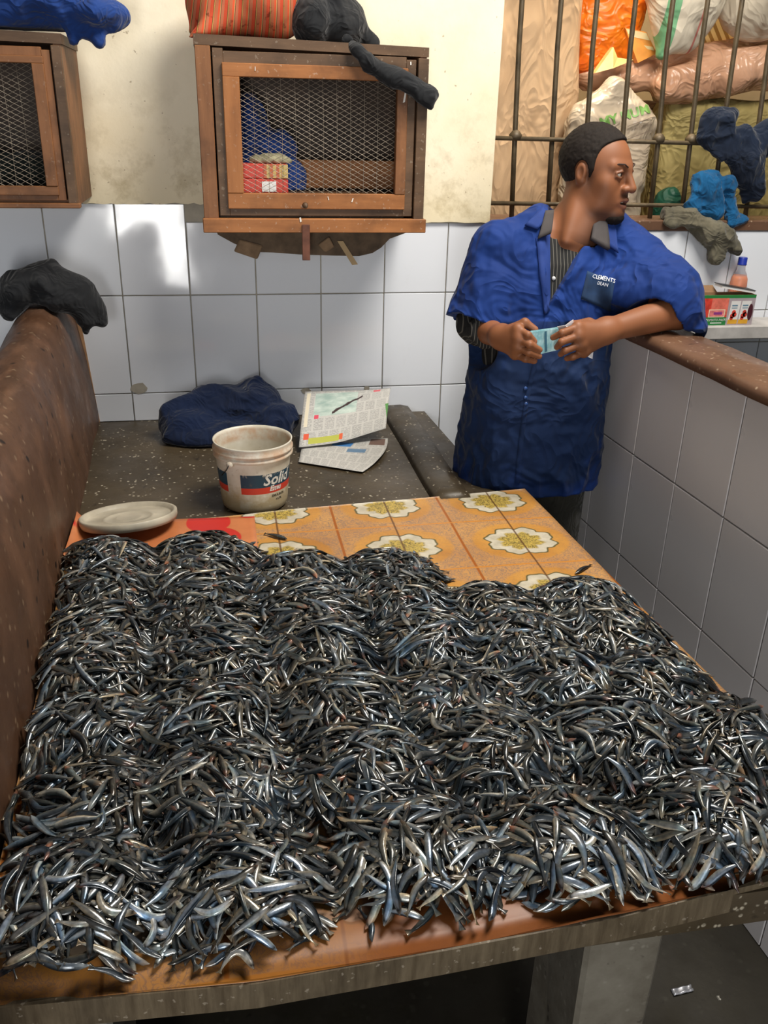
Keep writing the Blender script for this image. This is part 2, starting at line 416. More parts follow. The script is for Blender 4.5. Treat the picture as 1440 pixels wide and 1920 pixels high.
def mat_lino():
    """printed vinyl: square tile print, orange ground, scalloped medallions, thin joints"""
    N = NT('printed_vinyl')
    tc = N.n('ShaderNodeTexCoord'); sp = N.n('ShaderNodeSeparateXYZ'); N.l(tc.outputs['Object'], sp.inputs[0])
    PX, PY = 0.275, 0.230
    u = N.math('SUBTRACT', N.math('FRACT', N.math('DIVIDE', N.math('SUBTRACT', sp.outputs[0], 0.105-PX/2-PX*4), PX)), 0.5)
    w = N.math('SUBTRACT', N.math('FRACT', N.math('DIVIDE', N.math('SUBTRACT', sp.outputs[1], 1.745-PY/2-PY*9), PY)), 0.5)
    rad = N.math('SQRT', N.math('ADD', N.math('MULTIPLY', u, u), N.math('MULTIPLY', w, w)))
    ang = N.math('ARCTAN2', w, u)
    sc = N.math('MULTIPLY', N.math('ABSOLUTE', N.math('SINE', N.math('MULTIPLY', ang, 4.0))), 0.05)
    sc2 = N.math('MULTIPLY', N.math('SINE', N.math('MULTIPLY', ang, 16.0)), 0.008)
    rr = N.math('SUBTRACT', N.math('SUBTRACT', rad, sc), sc2)
    v = N.coords()
    curl = N.n('ShaderNodeTexNoise'); curl.inputs['Scale'].default_value = 62; curl.inputs['Detail'].default_value = 3
    curl.inputs['Distortion'].default_value = 2.5; N.l(v, curl.inputs['Vector'])
    lines = N.ramp(curl.outputs[0], [(0.44, (0, 0, 0)), (0.49, (1, 1, 1)), (0.52, (1, 1, 1)), (0.57, (0, 0, 0))])
    ground = N.ramp(N.noise(v, 8, 5), [(0.3, (0.40, 0.17, 0.03)), (0.7, (0.56, 0.28, 0.06))])
    edge = N.math('MAXIMUM', N.math('ABSOLUTE', u), N.math('ABSOLUTE', w))
    far = N.ramp(rad, [(0.39, (0, 0, 0)), (0.43, (1, 1, 1))])
    c = N.mix(N.math('MULTIPLY', N.math('MULTIPLY', lines, N.math('MULTIPLY_ADD', far, 0.75, 0.25)), 0.85), ground, (0.16, 0.105, 0.075))
    c = N.mix(N.math('MULTIPLY', far, 0.22), c, (0.40, 0.27, 0.20))
    ringo = N.ramp(rr, [(0.262, (1, 1, 1)), (0.272, (0, 0, 0))])
    ringi = N.ramp(rr, [(0.245, (1, 1, 1)), (0.253, (0, 0, 0))])
    c = N.mix(ringo, c, (0.10, 0.085, 0.03))
    pale = N.ramp(N.noise(v, 40, 3), [(0.3, (0.40, 0.36, 0.27)), (0.7, (0.56, 0.51, 0.40))])
    c = N.mix(ringi, c, pale)
    core = N.ramp(rr, [(0.135, (1, 1, 1)), (0.165, (0, 0, 0))])
    cc = N.mix(lines, (0.46, 0.33, 0.07), (0.13, 0.10, 0.03))
    c = N.mix(core, c, cc)
    jl = N.ramp(N.math('ABSOLUTE', u), [(0.486, (0, 0, 0)), (0.492, (1, 1, 1))])
    jw = N.ramp(N.math('ABSOLUTE', w), [(0.484, (0, 0, 0)), (0.491, (1, 1, 1))])
    c = N.mix(jl, c, (0.30, 0.085, 0.01)); c = N.mix(jw, c, (0.50, 0.20, 0.03))
    jm = N.ramp(N.math('ABSOLUTE', u), [(0.006, (1, 1, 1)), (0.010, (0, 0, 0))])
    c = N.mix(N.math('MULTIPLY', jm, 0.85), c, (0.09, 0.035, 0.01))
    # front edge: print worn to red-brown at the right, dimmer light painted in
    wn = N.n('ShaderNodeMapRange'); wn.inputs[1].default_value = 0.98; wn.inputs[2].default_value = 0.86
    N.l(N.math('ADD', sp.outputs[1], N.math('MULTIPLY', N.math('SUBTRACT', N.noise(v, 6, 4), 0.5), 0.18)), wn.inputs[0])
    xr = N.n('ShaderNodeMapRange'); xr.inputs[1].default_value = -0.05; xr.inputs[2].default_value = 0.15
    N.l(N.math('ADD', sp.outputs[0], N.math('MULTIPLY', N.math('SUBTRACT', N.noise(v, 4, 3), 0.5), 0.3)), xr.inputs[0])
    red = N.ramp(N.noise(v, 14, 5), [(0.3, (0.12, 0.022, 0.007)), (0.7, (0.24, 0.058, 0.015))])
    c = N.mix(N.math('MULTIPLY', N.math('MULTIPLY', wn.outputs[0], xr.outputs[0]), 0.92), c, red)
    c = N.mix(N.math('MULTIPLY', wn.outputs[0], 0.45), c, (0.22, 0.080, 0.015))  # darkens the whole front strip in place of weaker light there
    N.bump(N.noise(v, 18, 3), 0.15, 0.002)
    return N.set(c, 0.42, 0, 0.4)
def mat_vcol(name, rough=0.5, metal=0.0, spec=0.5, bump=0.0, bscale=200, mul=None, **kw):
    N = NT(name); a = N.n('ShaderNodeVertexColor'); a.layer_name = 'col'
    c = a.outputs[0]
    if mul: c = N.mix(1.0, c, N.ramp(N.noise(N.coords(), mul[0], 4), [(0.3, (mul[1],)*3), (0.7, (mul[2],)*3)]), 'MULTIPLY')
    if bump: N.bump(N.noise(N.coords(), bscale, 3), bump, 0.001)
    return N.set(c, rough, metal, spec, **kw)
MAT = {}
MAT['plaster'] = mat_plaster()
MAT['tile'] = mat_tile('white_glazed_tile', (0.74, 0.77, 0.82), 0.05, 0.05, 0.08)
MAT['tile_grey'] = mat_tile('grey_worn_tile', (0.52, 0.50, 0.505), 0.04, 0.22, 0.15)
MAT['mortar'] = plain('mortar', (0.36, 0.33, 0.27), 0.9, var=0.25, scale=18, bump=0.4)
MAT['terrazzo'] = mat_terrazzo('terrazzo', (0.036, 0.026, 0.014), (0.078, 0.058, 0.034), (0.46, 0.41, 0.31), 75, 0.4, 0.9)
MAT['terrazzo_red'] = mat_terrazzo('red_brown_terrazzo', (0.085, 0.042, 0.024), (0.15, 0.080, 0.048), (0.45, 0.34, 0.24), 75, 0.36, 0.6)
MAT['wall_brown'] = mat_terrazzo('brown_rendered_concrete', (0.052, 0.023, 0.011), (0.102, 0.050, 0.027), (0.30, 0.21, 0.13), 45, 0.5, 0.45, 0.9)
MAT['concrete'] = mat_terrazzo('concrete', (0.060, 0.048, 0.032), (0.19, 0.175, 0.14), (0.34, 0.32, 0.27), 60, 0.8, 0.3)
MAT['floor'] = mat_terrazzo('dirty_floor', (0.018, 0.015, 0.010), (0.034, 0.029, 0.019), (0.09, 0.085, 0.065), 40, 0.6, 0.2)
MAT['board_edge'] = mat_wood('weathered_board', (0.060, 0.042, 0.022), (0.140, 0.108, 0.066), (9, 1, 1), 10, 0.6, 0.25)
MAT['wood'] = mat_wood('brown_wood', (0.15, 0.060, 0.022), (0.28, 0.120, 0.046), (1, 1, 0.12), 34, 0.7, 0.10)
MAT['wood_h'] = mat_wood('brown_wood_crosswise', (0.15, 0.060, 0.022), (0.28, 0.120, 0.046), (0.12, 1, 1), 34, 0.7, 0.10)
MAT['wood_warm'] = mat_wood('orange_brown_wood', (0.25, 0.092, 0.026), (0.40, 0.16, 0.050), (1, 1, 0.12), 30, 0.45, 0.10)
MAT['wood_warm_h'] = mat_wood('orange_brown_wood_crosswise', (0.25, 0.092, 0.026), (0.40, 0.16, 0.050), (0.12, 1, 1), 30, 0.6, 0.25)
MAT['wood_shaded'] = mat_wood('shaded_inside_wood', (0.030, 0.016, 0.008), (0.060, 0.032, 0.016), (0.15, 1, 1), 26, 0.5)  # darker copy of the dirty wood: the cabinet's inner shade put into the colour
MAT['wood_dark'] = mat_wood('dark_dirty_wood', (0.075, 0.042, 0.022), (0.15, 0.085, 0.045), (0.15, 1, 1), 26, 0.6, 0.16)
MAT['wire'] = plain('galvanised_wire', (0.34, 0.29, 0.23), 0.45, 0.5, var=0.3, scale=40)
MAT['bar'] = plain('rusty_painted_iron', (0.085, 0.062, 0.034), 0.5, 0.35, var=0.5, scale=22, bump=0.3)
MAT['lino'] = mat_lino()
MAT['store'] = plain('store_wall', (0.30, 0.22, 0.12), 0.9, var=0.3, scale=3)

# ---------------------------------------------------------------- the setting
D = 2.796
CZ = 0.747            # counter top
TZ = 0.765            # vinyl top
tile_cache = {}
def tile_mesh(w, h, mat, t=0.007):
    k = (round(w, 4), round(h, 4), mat.name)
    if k not in tile_cache:
        b = MB(); b.box((-w/2, -t, -h/2), (w/2, 0, h/2), 0.0014)
        bmesh.ops.recalc_face_normals(b.bm, faces=b.bm.faces)
        me = bpy.data.meshes.new('tile'); b.bm.to_mesh(me); b.bm.free(); me.materials.append(mat); tile_cache[k] = me
    return tile_cache[k]
def put_tile(parent, w, h, mat, c, rz=0.0):
    o = bpy.data.objects.new('tile', tile_mesh(w, h, mat)); COL.objects.link(o)
    o.parent = parent
    e = (random.uniform(-0.0035, 0.0035), 0, rz+random.uniform(-0.003, 0.003))
    o.rotation_euler = e; o.location = c
    return o
# floor, ceiling
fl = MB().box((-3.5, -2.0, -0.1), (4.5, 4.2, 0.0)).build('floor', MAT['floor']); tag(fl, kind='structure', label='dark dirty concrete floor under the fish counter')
ce = MB().box((-3.5, 2.05, 3.0), (4.5, 4.2, 3.1)).build('ceiling', MAT['plaster']); tag(ce, kind='structure', label='ceiling over the back of the stall')
# back wall with a window opening  X .845 .. 2.6 , Z 1.37 .. 2.5
WX0, WZ0, WZ1 = 0.842, 1.352, 2.5
wb = MB()
wb.box((-3.0, D, 0), (WX0, D+0.15, 3.0)); wb.box((WX0, D, 0), (3.6, D+0.15, WZ0-0.03)); wb.box((WX0, D, WZ1), (3.6, D+0.15, 3.0)); wb.box((2.6, D, WZ0-0.03), (3.6, D+0.15, WZ1))
wall_back = wb.build('wall_back', MAT['mortar']); tag(wall_back, kind='structure', label='back wall, white tiles below and stained cream plaster above')
# plaster coat over the upper part, its lower edge ragged
def ragged(x0, x1, z0, z1, n, amp, name):
    pts = [(x0, D, z1)]
    for i in range(n+1):
        x = x0+(x1-x0)*i/n
        pts.append((x, D, z0+random.uniform(-amp, amp)+(0.02*math.exp(-((x-x0)/0.03)**2) + 0.02*math.exp(-((x-x1)/0.03)**2) if name == 'plaster_panel' else 0)))
    pts.append((x1, D, z1))
    return MB().prism(pts, (0, -0.016, 0)).build(name, MAT['plaster'], wall_back)
ragged(-0.42, 0.05, 1.405, 3.0, 26, 0.003, 'plaster_panel')
ragged(-3.0, -0.42, 1.39, 3.0, 20, 0.003, 'plaster_coat')
ragged(0.05, WX0, 1.355, 3.0, 30, 0.002, 'plaster_coat')
X0, RA, TH = -0.2865, 1.1403, 0.304
g = 0.0035
rows = [(RA, 1.405), (RA-TH, RA), (CZ-0.002, RA-TH)]
for i in range(-4, 6):
    xa, xb = X0+0.2*i, X0+0.2*(i+1)
    if xb > 0.93: continue
    for r, (za, zb) in enumerate(rows):
        if i >= 1 and r == 0: zb = 1.354
        if xa > 0.50 and r == 2: za = RA-2*TH
        put_tile(wall_back, xb-xa-g, zb-za-g, MAT['tile'], ((xa+xb)/2, D, (za+zb)/2))
    if xa > 0.4:
        for k in (2, 3):
            za = max(0.0, RA-(k+1)*TH); put_tile(wall_back, 0.2-g, RA-k*TH-za-g, MAT['tile'], ((xa+xb)/2, D, (za+RA-k*TH)/2))
# last column before the partition, and the columns beyond it
cols = [0.9135, 1.03, 1.19, 1.355, 1.523, 1.689, 1.856, 2.02, 2.19]
for xa, xb in zip(cols, cols[1:]):
    zz = [0.0, 0.26, 0.51, 0.76, 0.958 if xa > 1.6 else 1.0, 1.069, 1.331]
    if xa < 1.02: zz = [0.0, 0.228, 0.532, 0.836, 1.14, 1.331]
    for za, zb in zip(zz, zz[1:]): put_tile(wall_back, xb-xa-g, zb-za-g, MAT['tile'], ((xa+xb)/2, D, (za+zb)/2))
# patches of bare mortar where a tile corner is broken off
for (cx, cz, w, h) in ((-0.263, 0.853, 0.055, 0.036), (0.262, 0.829, 0.035, 0.022), (0.462, 0.832, 0.02, 0.015)):
    pts = []
    for k in range(11):
        a = 2*math.pi*k/11; rr = random.uniform(0.8, 1.1)
        pts.append((cx+w/2*rr*math.cos(a), D-0.0072, cz+h/2*rr*math.sin(a)))
    MB().prism(pts, (0, -0.0012, 0)).build('broken_corner', MAT['mortar'], wall_back)
# corner strip of rough render where the brown divider meets the tiles
MB().prism([(-0.440, D-0.012, 1.13), (-0.420, D-0.012, 1.13), (-0.393, D-0.012, CZ), (-0.425, D-0.012, CZ)], (0, 0.012, 0)).build('mortar_strip', plain('ochre_mortar', (0.36, 0.20, 0.10), 0.9, var=0.3), wall_back)
# sill
sill = MB().box((WX0, D-0.012, WZ0-0.022), (2.6, D+0.15, WZ0+0.012), 0.004)
sill = sill.build('trim_1', MAT['terrazzo_red']); tag(sill, kind='structure', label='brown stone sill under the barred window')
# window bars
win = bpy.data.objects.new('window_1', None); COL.objects.link(win); win.location = (WX0, 2.86, WZ0)
tag(win, kind='structure', label='window opening closed by rusty iron bars')
YB = 2.84
bars = [(977, 962), (1050, 1029), (1120, 1102), (1189, 1168), (1256, 1226), (1322, 1297), (1387.5, 1357)]
bx = [0.920, 1.040, 1.152, 1.272, 1.393, 1.505, 1.614, 1.735, 1.855, 1.975]
for i, x in enumerate(bx):
    s_ = 0.006
    MB().tube([(x+0.012, YB, 1.352), (x+0.004, YB+random.uniform(-s_, s_), 1.6), (x-0.006, YB+random.uniform(-s_, s_), 1.85), (x-0.012, YB, 2.52)], 0.0078, 10).build('bar', MAT['bar'], win, True)
for z in (1.597, 1.408):
    MB().tube([(WX0-0.02, YB-0.012, z+0.001), (1.4, YB-0.012, z-0.002), (2.1, YB-0.012, z-0.006)], 0.0065, 8).build('rail', MAT['bar'], win, True)
for i in (0, 4, 5):
    MB().lathe([(0.004, -0.014), (0.019, -0.010), (0.020, 0.002), (0.012, 0.012), (0.005, 0.016)], (bx[i]+0.003, YB-0.004, 1.606), 16).build('weld_collar', MAT['bar'], win, True)
# store room behind the window
sb = MB(); sb.box((0.2, 3.75, 0), (3.4, 3.85, 3.0)); sb = sb.build('wall_store', MAT['store']); tag(sb, kind='structure', label='dim brown wall of the store room behind the window')
sf = MB().box((0.2, D+0.15, 0.0), (3.4, 3.75, 0.9)); sf = sf.build('trim_2', MAT['store']); tag(sf, kind='structure', label='raised platform in the store room the sacks stand on')
# ---- brown divider on the left
def lw_mesh():
    prof = [(-0.004, 0.0), (0.0, 0.78), (-0.004, 0.95), (-0.015, 1.06), (-0.034, 1.125), (-0.066, 1.155), (-0.11, 1.150), (-0.150, 1.118), (-0.185, 1.06), (-0.205, 0.98), (-0.21, 0.8), (-0.21, 0.0)]
    ys = np.linspace(0.3, D-0.002, 60); V = []
    for y in ys:
        x0 = -0.316-0.0435*(y-0.91)
        for (dx, z) in prof:
            zz = z-(0.05*(1-min(1, max(0, (y-0.3)/2.4))) if z > 0.9 else 0)
            k = 0.006 if z > 0.7 else 0.003
            P = np.array([[x0, y, z]])
            V.append((x0+dx*(1 if dx > -0.1 else 1.0)+k*vnoise(P, 7, 3)[0]-(0.02*max(0, (z-0.78)/0.35) if y > 1.2 else 0)*min(1, max(0, (y-1.2)/1.2)), y, zz+0.006*vnoise(P, 6, 8)[0] if z > 0 else 0.0))
    n = len(prof); F = []
    for a in range(len(ys)-1):
        for b in range(n-1): F.append((a*n+b, (a+1)*n+b, (a+1)*n+b+1, a*n+b+1))
    F.append(tuple(range(n))); F.append(tuple(reversed(range((len(ys)-1)*n, len(ys)*n))))
    return V, F
V, F = lw_mesh()
lw = np_mesh('wall_left', V, F, MAT['wall_brown'], None, True)
_b = bmesh.new(); _b.from_mesh(lw.data); bmesh.ops.recalc_face_normals(_b, faces=_b.faces); _b.to_mesh(lw.data); _b.free()
tag(lw, kind='structure', label='brown concrete divider with a rounded top along the left of the counter')
# ---- tiled partition on the right
ANG = 0.0666
RX, RY = 1.0261, 2.2085
rd = np.array([math.sin(ANG), -math.cos(ANG), 0.0])      # towards the camera
rn = np.array([-math.cos(ANG), -math.sin(ANG), 0.0])     # out of the tiled face
def rpt(s, z, off=0.0): return tuple(np.array([RX, RY, 0])+rd*s+rn*off+np.array([0, 0, z]))
wr = MB()
S0, S1 = -0.60, 2.3
wr.prism([rpt(S0, 0, -0.008), rpt(S1, 0, -0.008), rpt(S1, 1.147, -0.008), rpt(S0, 1.147, -0.008)], tuple(-rn*0.13))
wall_right = wr.build('wall_right', MAT['mortar']); tag(wall_right, kind='structure', label='low partition tiled in greyish white with a brown terrazzo cap')
rows_r = [(0.8592, 1.146), (0.5707, 0.8592), (0.2822, 0.5707), (0.0, 0.2822)]
tilt = math.atan2(rn[1], rn[0])
for i in range(-3, 11):
    for za, zb in rows_r:
        c = np.array(rpt(0.2*(i+0.5), (za+zb)/2, -0.008))
        o = bpy.data.objects.new('tile', tile_mesh(0.2-g, zb-za-g, MAT['tile_grey'])); COL.objects.link(o); o.parent = wall_right
        o.location = c; o.rotation_euler = (random.uniform(-0.003, 0.003), 0, math.atan2(rn[1], rn[0])+math.pi/2+random.uniform(-0.003, 0.003))
cap_pts = []
nseg = 40; Vc, Fc = [], []
prof = [(0.012, 1.147), (0.013, 1.165), (0.004, 1.178), (-0.06, 1.182), (-0.130, 1.176), (-0.142, 1.163), (-0.142, 1.147)]
for i in range(nseg+1):
    s_ = S0+(S1-S0)*i/nseg
    for (o_, z) in prof:
        p = np.array(rpt(s_, z-0.005, o_)); p[2] += 0.0022*vnoise(p[None], 9, 4)[0]; p[0] += 0.003*vnoise(p[None], 11, 5)[0] if o_ > 0 else 0
        Vc.append(p)
n = len(prof)
for a in range(nseg):
    for b in range(n): Fc.append((a*n+b, (a+1)*n+b, (a+1)*n+(b+1) % n, a*n+(b+1) % n))
Fc.append(tuple(range(n))); Fc.append(tuple(reversed(range(nseg*n, nseg*n+n))))
capo = np_mesh('cap', Vc, Fc, MAT['terrazzo_red'], wall_right, True)
_b = bmesh.new(); _b.from_mesh(capo.data); bmesh.ops.recalc_face_normals(_b, faces=_b.faces); _b.to_mesh(capo.data); _b.free()
# ledge on the back wall beyond the partition
lg = MB().box((1.16, 2.655, 1.000), (2.3, D-0.007, 1.045), 0.004).build('ledge', plain('dirty_grey_ledge', (0.46, 0.44, 0.42), 0.6, var=0.3, scale=12)); tag(lg, kind='structure', label='narrow dirty grey ledge on the tiled wall beyond the partition')

# ---------------------------------------------------------------- counter and vinyl covered board
cn = empty('market_counter', (0.1, 1.7, 0), 'brown terrazzo counter with a raised right kerb, running to the tiled wall', 'counter')
b = MB()
xs = lambda y: -0.318-0.0435*(y-0.91)
b.prism([(xs(0.74), 0.74, 0.69), (0.70, 0.74, 0.69), (0.70, 1.98, 0.69), (0.66, D-0.008, 0.69), (xs(D), D-0.008, 0.69)], (0, 0, 0.056))
b.build('slab', MAT['terrazzo'], cn)
kp = []
ys = np.linspace(2.005, D-0.009, 16); Vk, Fk = [], []
for y in ys:
    wob = 0.003*vnoise(np.array([[0.5, y, 0]]), 9, 2)[0]
    for dx, dz in ((0.0, -0.001), (0.010, 0.014), (0.024, 0.025), (0.066, 0.026), (0.092, 0.020), (0.098, -0.001)): Vk.append((0.512+dx+wob, y, CZ+dz+wob*0.6))
for a in range(len(ys)-1):
    for c in range(6): Fk.append((a*6+c, (a+1)*6+c, (a+1)*6+(c+1) % 6, a*6+(c+1) % 6))
Fk.append(tuple(range(6))); Fk.append(tuple(reversed(range((len(ys)-1)*6, len(ys)*6))))
kk = np_mesh('kerb', Vk, Fk, MAT['terrazzo'], cn, True)
_b = bmesh.new(); _b.from_mesh(kk.data); bmesh.ops.recalc_face_normals(_b, faces=_b.faces); _b.to_mesh(kk.data); _b.free()
MB().box((0.435, 0.77, 0), (0.545, 0.93, 0.69), 0.006, jit=0.004).build('pillar', MAT['concrete'], cn)
MB().box((-0.30, 0.80, 0), (-0.18, 0.95, 0.69), 0.006, jit=0.004).build('pillar', MAT['concrete'], cn)
MB().box((0.40, 2.05, 0), (0.52, 2.25, 0.69), 0.006, jit=0.004).build('pillar', MAT['concrete'], cn)
bd = empty('vinyl_covered_board', (0.2, 1.35, CZ), 'board under orange printed vinyl that carries the heaps of fish', 'table top')
# board: outline in plan
def board_outline():
    pts = [(-0.300, 0.725), (0.0, 0.708), (0.22, 0.716), (0.45, 0.727), (0.66, 0.748), (0.862, 0.765), (0.825, 1.01), (0.795, 1.5), (0.764, 2.045), (0.45, 2.015), (0.149, 1.992), (0.045, 1.975), (-0.345, 1.945)]
    return pts
op = board_outline()
fr = MB()
fr.prism([(-0.300, 0.722, 0.712), (0.0, 0.705, 0.712), (0.22, 0.713, 0.712), (0.45, 0.724, 0.714), (0.66, 0.745, 0.716), (0.862, 0.762, 0.72), (0.858, 0.80, 0.72), (0.60, 0.7395, 0.716), (0.2, 0.7395, 0.712), (-0.300, 0.7395, 0.712)], (0, 0, 0.040))
fr.build('front_edge', MAT['board_edge'], bd)
MB().prism([(0.704, 0.80, CZ-0.03), (0.855, 0.80, CZ-0.03), (0.80, 1.5, CZ-0.03), (0.762, 2.03, CZ-0.03), (0.704, 2.03, CZ-0.03)], (0, 0, 0.0295)).build('overhang_board', MAT['board_edge'], bd)
# vinyl sheet: a fine grid so its front edge can curl over
def vinyl():
    nx, ny = 60, 70; V, F = [], []
    top = lambda x: np.interp(x, [p[0] for p in (op[12], op[11], op[10], op[9], op[8])], [p[1] for p in (op[12], op[11], op[10], op[9], op[8])])
    for j in range(ny+1):
        v = j/ny
        for i in range(nx+1):
            u = i/nx
            yl = 0.712+v*(1.945-0.712)
            xl = xs(yl)+0.006; xr_ = np.interp(0.76+v*(2.045-0.76), [0.765, 1.01, 1.5, 2.045], [0.862, 0.825, 0.795, 0.764])
            x = xl+(xr_-xl)*u
            y0 = np.interp(x, [-0.30, 0.0, 0.22, 0.45, 0.66, 0.862], [0.725, 0.708, 0.716, 0.727, 0.748, 0.765])
            y1 = top(min(max(x, op[12][0]), op[8][0]))
            y = y0+(y1-y0)*v
            z = TZ+0.0015*vnoise(np.array([[x, y, 0]]), 9, 1)[0]
            if u < 0.03: z += 0.012*(1-u/0.03)
            if v < 0.02: z -= 0.010*(1-v/0.02)+0.006*(1-v/0.02)*vnoise(np.array([[x, 0, 0]]), 12, 6)[0]
            V.append((x, y, z))
    for j in range(ny):
        for i in range(nx): F.append((j*(nx+1)+i, j*(nx+1)+i+1, (j+1)*(nx+1)+i+1, (j+1)*(nx+1)+i))
    n = len(V); V2 = [(x, y, z-0.004) for x, y, z in V]; F2 = [tuple(n+k for k in reversed(f)) for f in F]
    ring = [i for i in range(nx+1)]+[(j)*(nx+1)+nx for j in range(1, ny+1)]+[ny*(nx+1)+i for i in range(nx-1, -1, -1)]+[j*(nx+1) for j in range(ny-1, 0, -1)]
    F3 = [(a, n+a, n+c, c) for a, c in zip(ring, ring[1:]+ring[:1])]
    return V+V2, F+F2+[tuple(reversed(f)) for f in F3]
V, F = vinyl()
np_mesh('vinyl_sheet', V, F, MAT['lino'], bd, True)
MB().prism([(xs(0.745)+0.01, 0.745, CZ-0.0005), (0.70, 0.76, CZ-0.0005), (0.70, 2.0, CZ-0.0005), (0.15, 1.985, CZ-0.0005), (xs(1.9)+0.01, 1.935, CZ-0.0005)], (0, 0, 0.0145)).build('plywood', MAT['board_edge'], bd)

# ---------------------------------------------------------------- wire fronted wall cabinets
def wire_net(x0, x1, z0, z1, y, parent, dx=0.0247, dz=0.0128, seed=0):
    b = MB(); r = random.Random(seed)
    nx = int((x1-x0)/dx)+2; nz = int((z1-z0)/dz)+2
    sl = dz/dx*1.0
    def clip(px, pz, qx, qz):
        # clip a segment to the opening
        t0, t1 = 0.0, 1.0; ddx, ddz = qx-px, qz-pz
        for p, q in ((-ddx, px-x0), (ddx, x1-px), (-ddz, pz-z0), (ddz, z1-pz)):
            if abs(p) < 1e-9:
                if q < 0: return None
                continue
            t = q/p
            if p < 0: t0 = max(t0, t)
            else: t1 = min(t1, t)
        if t0 >= t1: return None
        return (px+ddx*t0, pz+ddz*t0, px+ddx*t1, pz+ddz*t1)
    L = (x1-x0)
    k = int((L*sl)/dz)+2
    for i in range(-k, nz+k):
        for sgn in (1, -1):
            za = z0+i*dz+(0 if sgn > 0 else 0)
            c = clip(x0, za, x1, za+sgn*L*sl)
            if not c: continue
            n = max(2, int((c[2]-c[0])/0.05)); pts = []
            for j in range(n+1):
                t = j/n; xx = c[0]+(c[2]-c[0])*t; zz = c[1]+(c[3]-c[1])*t
                w = vnoise(np.array([[xx, zz, seed]]), 9, 3)[0]
                pts.append((xx+0.0025*w, y+0.004*w+(0.0007 if sgn > 0 else -0.0007), zz+0.0025*w))
            b.tube(pts, 0.00055, 4)
    for i in range(1, int(L/0.036)):
        b.tube([(x0+i*0.036, y+0.004, z0), (x0+i*0.036+0.002, y+0.006, (z0+z1)/2), (x0+i*0.036, y+0.004, z1)], 0.0006, 4)
    o = b.build('wire_net', MAT['wire'], parent); o['kind'] = 'stuff'; return o

def cabinet(loc, label, x0, x1, z0, z1, yf, door, opening, hasp_x, warm=True, side='l'):
    """door, opening = (x0, x1, z0, z1)"""
    c = empty('wire_cabinet', loc, label, 'cabinet', 'wire fronted cabinets on the wall')
    W, WH = MAT['wood'], MAT['wood_h']; DK = MAT['wood_dark']
    yb = D-0.0165; t = 0.018
    MB().box((x0, yf+0.001, z0), (x0+t, yb, z1-0.02), 0.001).build('side_panel', W, c)
    MB().box((x1-t, yf+0.001, z0), (x1, yb, z1-0.02), 0.001).build('side_panel', W, c)
    MB().box((x0+t, yf+0.004, z0), (x1-t, yb, z0+t), 0.001).build('bottom_panel', WH, c)
    MB().prism([(x0-0.004, yf-0.004, z1-0.020), (x1+0.004, yf-0.004, z1-0.030), (x1+0.004, yf-0.004, z1-0.008), (x0-0.004, yf-0.004, z1+0.004)], (0, yb-yf, 0)).build('top_panel', DK, c)
    MB().box((x0+t, yb-0.012, z0+t), (x1-t, yb, z1-0.03)).build('back_panel', MAT['wood_shaded'], c)
    # face frame
    dx0, dx1, dz0, dz1 = door
    MB().box((x0-0.002, yf-0.018, z0+0.002), (dx0-0.004, yf, z1-0.022), 0.0015).build('face_stile', W, c)
    MB().box((dx1+0.004, yf-0.018, z0+0.002), (x1+0.002, yf, z1-0.034), 0.0015).build('face_stile', DK, c)
    MB().box((x0-0.006, yf-0.028, z0-0.004), (x1+0.008, yf, dz0-0.006), 0.002).build('bottom_rail', MAT['wood_warm_h'] if warm else WH, c)
    # door
    ox0, ox1, oz0, oz1 = opening; yd = yf-0.012
    d = MB(); e = 0.026 if warm else 0.02
    d.box((dx0, yd, dz0), (dx0+e, yf+0.004, dz1), 0.001); d.box((dx1-e, yd, dz0), (dx1, yf+0.004, dz1-0.012), 0.001)
    d.box((dx0+e, yd, dz0), (dx1-e, yf+0.004, dz0+e), 0.001); d.box((dx0+e, yd, dz1-e-0.012), (dx1-e, yf+0.004, dz1-0.006), 0.001)
    dr = d.build('door', DK if warm else W, c)
    fw = MAT['wood_warm'] if warm else W; fh = MAT['wood_warm_h'] if warm else WH
    ax0, ax1, az0, az1 = dx0+e-0.004, dx1-e+0.004, dz0+e-0.008, dz1-e-0.006
    MB().box((ax0, yd-0.010, oz0), (ox0, yf, oz1), 0.0015).build('door_stile', fw, dr)
    MB().box((ox1, yd-0.010, oz0), (ax1, yf, oz1), 0.0015).build('door_stile', W, dr)
    MB().box((ax0, yd-0.0085, az0), (ax1, yf, oz0), 0.0015).build('door_rail', fh, dr)
    MB().box((ax0, yd-0.0085, oz1), (ax1, yf, az1), 0.0015).build('door_rail', fh, dr)
    wire_net(ox0-0.004, ox1+0.004, oz0-0.003, oz1+0.003, yf+0.003, dr, seed=int(x0*100) % 7)
    if warm: MB().box((0.235, 2.66, 1.46), (0.515, 2.675, 1.535), 0.002).build('inner_board', MAT['wood_warm_h'], c)
    if hasp_x:
        h = MB(); h.box((hasp_x-0.0105, yf-0.033, z0-0.075), (hasp_x+0.0105, yf-0.028, z0+0.018), 0.001)
        hs = h.build('hasp', plain('rusty_hasp', (0.13, 0.05, 0.03), 0.6, 0.4, var=0.4), c)
        k = MB(); k.tube([(hasp_x, yd-0.009, dz0+0.028), (hasp_x, yd-0.020, dz0+0.028)], [0.008, 0.006], 12); k.build('staple', MAT['wood_dark'], hs, True)
    return c
cab1 = cabinet((0.265, D, 1.36), 'large wire fronted wooden cabinet with a hasp, left of the barred window', -0.026, 0.560, 1.364, 1.822, 2.50,
               (0.014, 0.530, 1.402, 1.796), (0.078, 0.480, 1.459, 1.733), 0.238)
